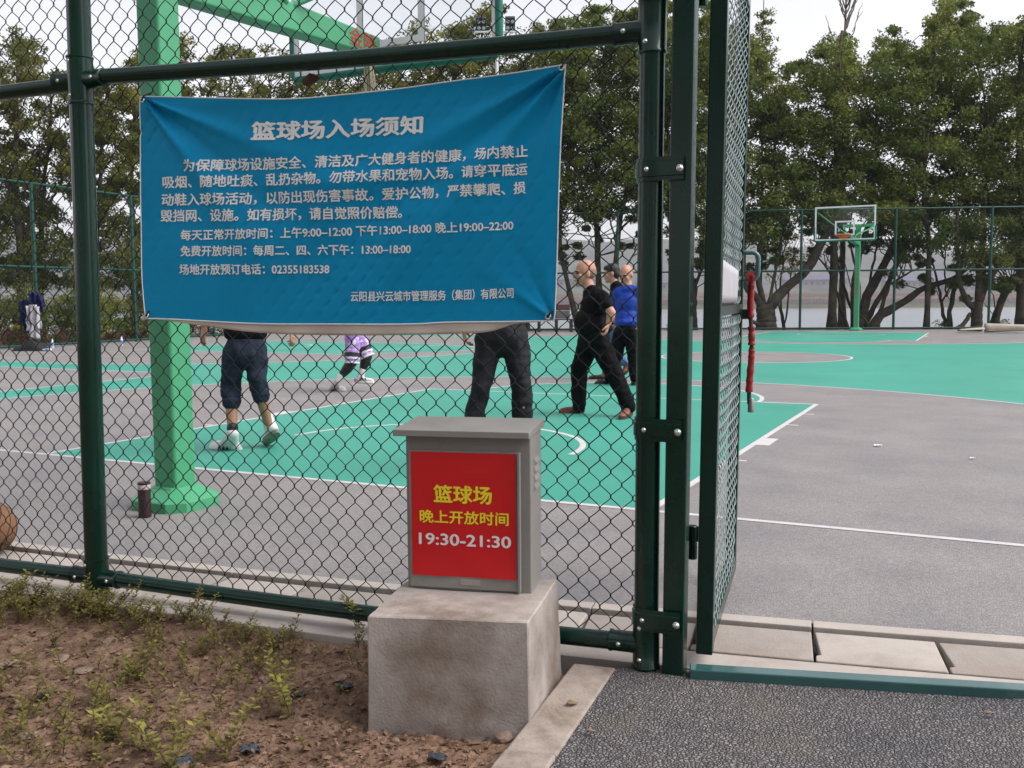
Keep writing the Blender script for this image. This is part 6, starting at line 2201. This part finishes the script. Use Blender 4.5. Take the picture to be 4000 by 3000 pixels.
def sprig(p, h, rng, V, T, S, lean=0.25, tint=0.5, ls=0.021):
    a = rng.uniform(0, 2 * math.pi); d = nrm(np.array([lean * math.cos(a), lean * math.sin(a), 1.0]))
    n = max(4, int(h / 0.009)); P = []
    for i in range(n + 1):
        t = i / n
        P.append(p + d * h * t + np.array([math.cos(a), math.sin(a), 0]) * 0.18 * h * t * t)
    S.tube(P, np.linspace(0.0016, 0.0007, n + 1), 4, cap=False)
    for i in range(1, n + 1):
        if i < n * 0.25 and rng.random() < .6: continue
        for e in (0, 1):
            ph = i * 1.6 + e * math.pi + rng.uniform(-.4, .4); l = ls * rng.uniform(.7, 1.3) * (1.0 if i < n else .8)
            o = np.array([math.cos(ph), math.sin(ph), rng.uniform(.05, .8)]); o /= np.linalg.norm(o)
            w = nrm(np.cross(o, (0, 0, 1.0))) * l * 0.27
            q = P[i]
            V += [q, q + o * l * .5 + w + (0, 0, .002), q + o * l, q + o * l * .5 - w + (0, 0, .002)]; T.append(np.clip(tint + rng.normal(scale=.12) + .2 * i / n, 0, 1))


rngW = np.random.default_rng(66)
V = []; T = []; S = MB()
spots = []
for cx, cy, sx, sy, n in ((390, 2375, 75, 30, 60), (570, 2395, 60, 28, 30), (760, 2440, 60, 34, 44), (900, 2465, 60, 34, 34), (1060, 2495, 55, 42, 70), (700, 2425, 260, 30, 90), (250, 2395, 160, 26, 60), (1250, 2500, 60, 30, 20), (1090, 2520, 60, 60, 16), (1390, 2450, 35, 40, 14), (1400, 2560, 40, 60, 12), (1130, 2640, 30, 40, 10),
                          (120, 2420, 120, 50, 18), (60, 2760, 80, 100, 24), (230, 2830, 110, 80, 24), (420, 2870, 80, 70, 22), (90, 2930, 90, 60, 18), (420, 2700, 70, 50, 14), (600, 2560, 120, 90, 34), (820, 2600, 120, 80, 26), (700, 2480, 150, 60, 24), (950, 2560, 80, 60, 18), (300, 2600, 140, 70, 16), (600, 2900, 120, 80, 14), (780, 2760, 160, 100, 12), (1180, 2440, 50, 50, 14)):
    for _ in range(n):
        spots.append((rngW.normal(cx, sx), rngW.normal(cy, sy)))
for x, y in spots:
    p = soil_at(x, y)
    if not in_bed(p): continue
    for _ in range(2 if y < 2470 else 1):
        sprig(p, rngW.uniform(.035, .085) * (1.55 if y < 2470 else 1.0), rngW, V, T, S, lean=rngW.uniform(.15, .85), tint=rngW.uniform(.10, .60), ls=0.018)
Vs = np.array(V)
wd = quads_obj('weeds', Vs, M_weed, tint=np.array(T), kind='stuff', label='patchy olive green weeds sprouting from the soil bed', cat='weeds')
S.build('stems', mat('weed_stem', (0.10, 0.075, 0.035), 0.8), wd, smooth=True)

# taller seedlings one can tell apart
for px, py, h, ti, lab in ((1133, 2790, .20, .8, 'bright green seedling with bare lower stem left of the plinth'), (660, 2985, .17, .85, 'bright seedling at the bottom edge below the plastic scrap'), (880, 2945, .16, .55, 'thin stalked seedling leaning right near the bottom edge'),
                           (540, 2640, .13, .45, 'reddish tinted seedling in the middle of the soil bed'), (430, 2885, .12, .9, 'low bright green seedling left of the soil bed centre'), (75, 2360, .13, .6, 'seedling in front of the footing at the left edge'), (1410, 2500, .15, .7, 'seedling touching the left side of the plinth')):
    V = []; T = []; S = MB(); p = soil_at(px, py)
    t = thing('seedling', p, lab, 'seedling', 'seedlings in the soil bed')
    for k in range(3):
        sprig(p + rngW.normal(scale=.008, size=3) * (1, 1, 0), h * rngW.uniform(.7, 1.05), rngW, V, T, S, lean=.4, tint=ti, ls=.027)
    quads_obj('leaves', np.array(V), M_weed, parent=t, tint=np.array(T)); S.build('stem', mat('weed_stem', (0, 0, 0)), t, smooth=True)

# dead leaves lying about
n = 2600; V = []; T = []
while len(T) < n:
    p = soil_at(rngW.uniform(-100, 1950), rngW.uniform(2300, 3050))
    off = (p - FPL) @ FN; xr = 2.95 + (-p[1] - 2.27) * 0.1076
    if off < .12 or p[0] > xr: continue
    a = rngW.uniform(0, 6.28); l = rngW.uniform(.005, .017) * (1.7 if rngW.random() < .05 else 1); w = l * rngW.uniform(.15, .5)
    d = np.array([math.cos(a), math.sin(a), rngW.uniform(-.3, .3)]) * l; s = np.array([-math.sin(a), math.cos(a), rngW.uniform(-.5, .5)]) * w
    c = p + (0, 0, .005 + .004 * rngW.random())
    V += [c - d, c + s - (0, 0, .002), c + d, c - s + (0, 0, .003)]; T.append(rngW.beta(1.6, 2.2))
quads_obj('leaf_litter', np.array(V), M_litter, tint=np.array(T), kind='stuff', label='dead brown leaves scattered over the soil', cat='leaf litter')

# clods and pebbles
M_clod = mat('clod', (0.20, 0.13, 0.092), 0.95, 0.4, 30, 0.8, 120, 0.15, bdist=0.004)
b = MB(); cnt = 0
while cnt < 1150:
    p = soil_at(rngW.uniform(-100, 1950), rngW.uniform(2310, 3050))
    off = (p - FPL) @ FN; xr = 2.95 + (-p[1] - 2.27) * 0.1076
    if off < .12 or p[0] > xr + .01: continue
    r = rngW.uniform(.003, .011) * (1.7 if rngW.random() < .10 else 1)
    if 1.5 < p[0] and p[1] < -2.85 and rngW.random() < .3: continue
    k = rngW.uniform(.6, 1.2, 3)
    m0 = b.n; b.ell(p + (0, 0, r * .15), (r * k[0], r * k[1], r * .75 * k[2]), seg=6, rings=4)
    vv = b.v[-1]; b.v[-1] = vv + rngW.normal(scale=r * .16, size=vv.shape); cnt += 1
b.build('rubble', M_clod, kind='stuff', label='clods and small stones on the soil', cat='rubble')
M_peb = mat('pebble_pale', (0.22, 0.155, 0.12), 0.85, 0.25, 20, 0.3, 90)
for px, py, r, lab in ((1970, 2880, .022, 'largest pale stone at the foot of the plinth beside the edging'), (1940, 2862, .016, 'smaller pale stone just left of the largest one by the edging'), (1545, 2885, .013, 'pale pebble in front of the plinth near its left end'), (1030, 2655, .018, 'round pale stone in the soil left of the plinth'),
                       (240, 2575, .026, 'flat tan stone chip lying left in the soil bed'), (330, 2610, .028, 'broad pale flat stone chip near the left of the soil bed'), (20, 2600, .034, 'tan stone chip at the left edge of the picture'), (430, 2500, .026, 'grey brown stone chip below the round post weeds'), (1335, 2668, .017, 'pale curled chip near the plinth left side'), (115, 2870, .028, 'long dry pale leaf shaped chip at the lower left')):
    p = soil_at(px, py); bm = bmesh.new(); bmesh.ops.create_icosphere(bm, subdivisions=2, radius=r)
    fl = 0.30 if 'chip' in lab else 0.72
    for v in bm.verts:
        v.co *= 1 + .28 * mnoise.noise(v.co * 55 + Vector((px, py, 0)) * .01); v.co.z *= fl; v.co.x *= 1.25
    me = bpy.data.meshes.new('stone'); bm.to_mesh(me); bm.free(); me.materials.append(M_peb)
    o = bpy.data.objects.new('stone', me); o.location = p + (0, 0, r * fl * .5); o.rotation_euler = (rngW.uniform(-.25, .25), rngW.uniform(-.25, .25), rngW.uniform(0, 3)); COL.objects.link(o)
    tag(o, lab, 'stone', 'stones in the soil bed')
# scraps of plastic
M_pl = mat('plastic_scrap', (0.055, 0.062, 0.075), 0.3, 0.5, 30, 0.5, 60, 0.6, bdist=.01); M_plb = mat('plastic_black', (0.015, 0.015, 0.018), 0.35, .3, 20)
for px, py, sz, m_, lab in ((705, 2965, .040, M_pl, 'crumpled grey plastic scrap at the bottom of the soil bed'), (975, 2920, .036, M_pl, 'grey plastic scrap right of the other scrap on the soil'), (1710, 2950, .034, M_pl, 'torn bluish plastic scrap in front of the plinth near the edging'),
                            (1165, 2720, .030, M_plb, 'black plastic scrap under the bright seedling'), (1350, 2705, .032, M_plb, 'black plastic scrap beside the left face of the plinth'), (170, 2735, .030, M_plb, 'black plastic shard standing in the soil at the left'), (565, 2840, .020, M_plb, 'small round black plastic cup bottom in the soil')):
    p = soil_at(px, py); nx = 9; V = []; F = []
    for j in range(nx):
        for i in range(nx):
            u, v = i / (nx - 1) - .5, j / (nx - 1) - .5
            rr = (1 + .35 * nz2(u * 4 + px, v * 4)) * (1 - .55 * max(0, math.hypot(u, v) - .42) / .3)
            V.append(p + np.array([u * sz * 2 * rr, v * sz * 1.5 * rr, .008 + sz * .45 * max(0, nz2(u * 3.5 + px * .1, v * 3.5 + py * .1) + .3)]))
    for j in range(nx - 1):
        for i in range(nx - 1): F.append((j * nx + i, j * nx + i + 1, (j + 1) * nx + i + 1, (j + 1) * nx + i))
    o = MB().add(V, F).build('plastic_scrap', m_, org=p, smooth=True, sharp=180, label=lab, cat='scrap')
    sm = o.modifiers.new('thickness', 'SOLIDIFY'); sm.thickness = .0008
# twigs and a few leaves on the path and edging
for px, py, l, a, lab in ((2235, 2755, .040, .5, 'single brown leaf lying on the concrete edging strip'), (2310, 2865, .026, .2, 'tan fallen leaf on the dark path near the edging'), (3870, 2795, .030, .3, 'tan fallen leaf on the dark path at the right'), (3175, 2820, .010, 1.2, 'tiny orange leaf on the dark path')):
    g = gnd(px, py, 0.001); V = []; F = []
    for i in range(7):
        u = i / 6; w = .32 * l * math.sin(math.pi * min(max(u, .03), .97))
        for e in (-1, 0, 1):
            V.append(g + RH * ((u - .5) * l * math.cos(a) - e * w * math.sin(a)) + FH * ((u - .5) * l * math.sin(a) + e * w * math.cos(a)) + np.array([0, 0, .005 + .004 * abs(e) + .003 * math.sin(u * 5)]))
    for i in range(6):
        for e in range(2): F.append((i * 3 + e, i * 3 + e + 1, (i + 1) * 3 + e + 1, (i + 1) * 3 + e))
    o = MB().add(V, F).build('fallen_leaf', mat('leaf_orange', (.45, .16, .05), .7) if 'orange' in lab else mat('leaf_tan', (.22, .15, .09), .8, .3, 40), org=g, smooth=True, sharp=180, label=lab, cat='leaf')
    sm = o.modifiers.new('thickness', 'SOLIDIFY'); sm.thickness = .0006

# airy half bare tree left of the leafless one
rngA = np.random.default_rng(77)
cl = [(rngA.normal(2985, 26), rngA.uniform(40, 330), 37.5 + rngA.uniform(-.6, .6), rngA.uniform(.16, .34)) for _ in range(34)]
grow('airy thin tree just right of the open gate top with sparse leaves against the sky', 2975, 37.5, [([(2972, 1290), (2974, 900), (2978, 500), (2980, 200), (2984, -20)], 16, 3, 0)], cl, M_leafL, rngA, 48, 0.12, twig=0.010, tints=list(rngA.uniform(.2, .6, 34)))

# unseen trees added behind the viewer to shade everything that faces it
rngB = np.random.default_rng(91)
for i, (u, v, lab) in enumerate(((-9.5, -7.5, 'broad unseen tree added behind the viewer for shade, over the soil bed'), (-3.5, -9.5, 'dense unseen tree added behind the viewer for shade, across the path'), (2.5, -11, 'tall unseen tree added behind the viewer for shade, beside the path'), (8.5, -9.5, 'spreading unseen tree added behind the viewer for shade, to the right'), (-14.5, -2.5, 'unseen tree added for shade beside the soil bed, outside the view'))):
    b0 = CAM + RH * u + FH * v; b0[2] = -0.1
    t = thing('tree', b0, lab, 'tree', 'unseen trees added for shade')
    n = 78
    C = rngB.normal(size=(n, 3)); C /= np.linalg.norm(C, axis=1)[:, None]; C *= (rngB.random(n) ** .4)[:, None]
    C = b0 + C * np.array([3.8, 3.0, 3.9]) + np.array([0, 0, 5.2])
    V, T = leaf_quads(C, np.full(n, .95), 46, 0.40, rngB, tint=rngB.uniform(.1, .5, n))
    quads_obj('crown', V, M_leafR, parent=t, tint=T)
    MB().tube([b0, b0 + (0.1, 0, 1.6), b0 + (0, .15, 3.6), b0 + (.2, .1, 6)], [.24, .17, .14, .06], 9).build('trunk', M_bark, t, smooth=True)

# ------------------------------------------------------------------ haze over the river
hz_m = bpy.data.materials.new('haze_air'); hz_m.use_nodes = True
t = hz_m.node_tree; n0 = t.nodes['Principled BSDF']; t.nodes.remove(n0)
pv = t.nodes.new('ShaderNodeVolumePrincipled'); pv.inputs['Color'].default_value = (0.90, 0.90, 0.95, 1); pv.inputs['Density'].default_value = 0.00028; pv.inputs['Anisotropy'].default_value = 0.2
t.links.new(pv.outputs[0], t.nodes['Material Output'].inputs['Volume'])
ax = (RH, FH, Zv)
o = MB().box(CAM * (1, 1, 0) + FH * 1290 + Zv * 75, (3100, 2680, 180), ax).build('haze', hz_m, kind='stuff', label='pale haze over the river and far shore', cat='haze')
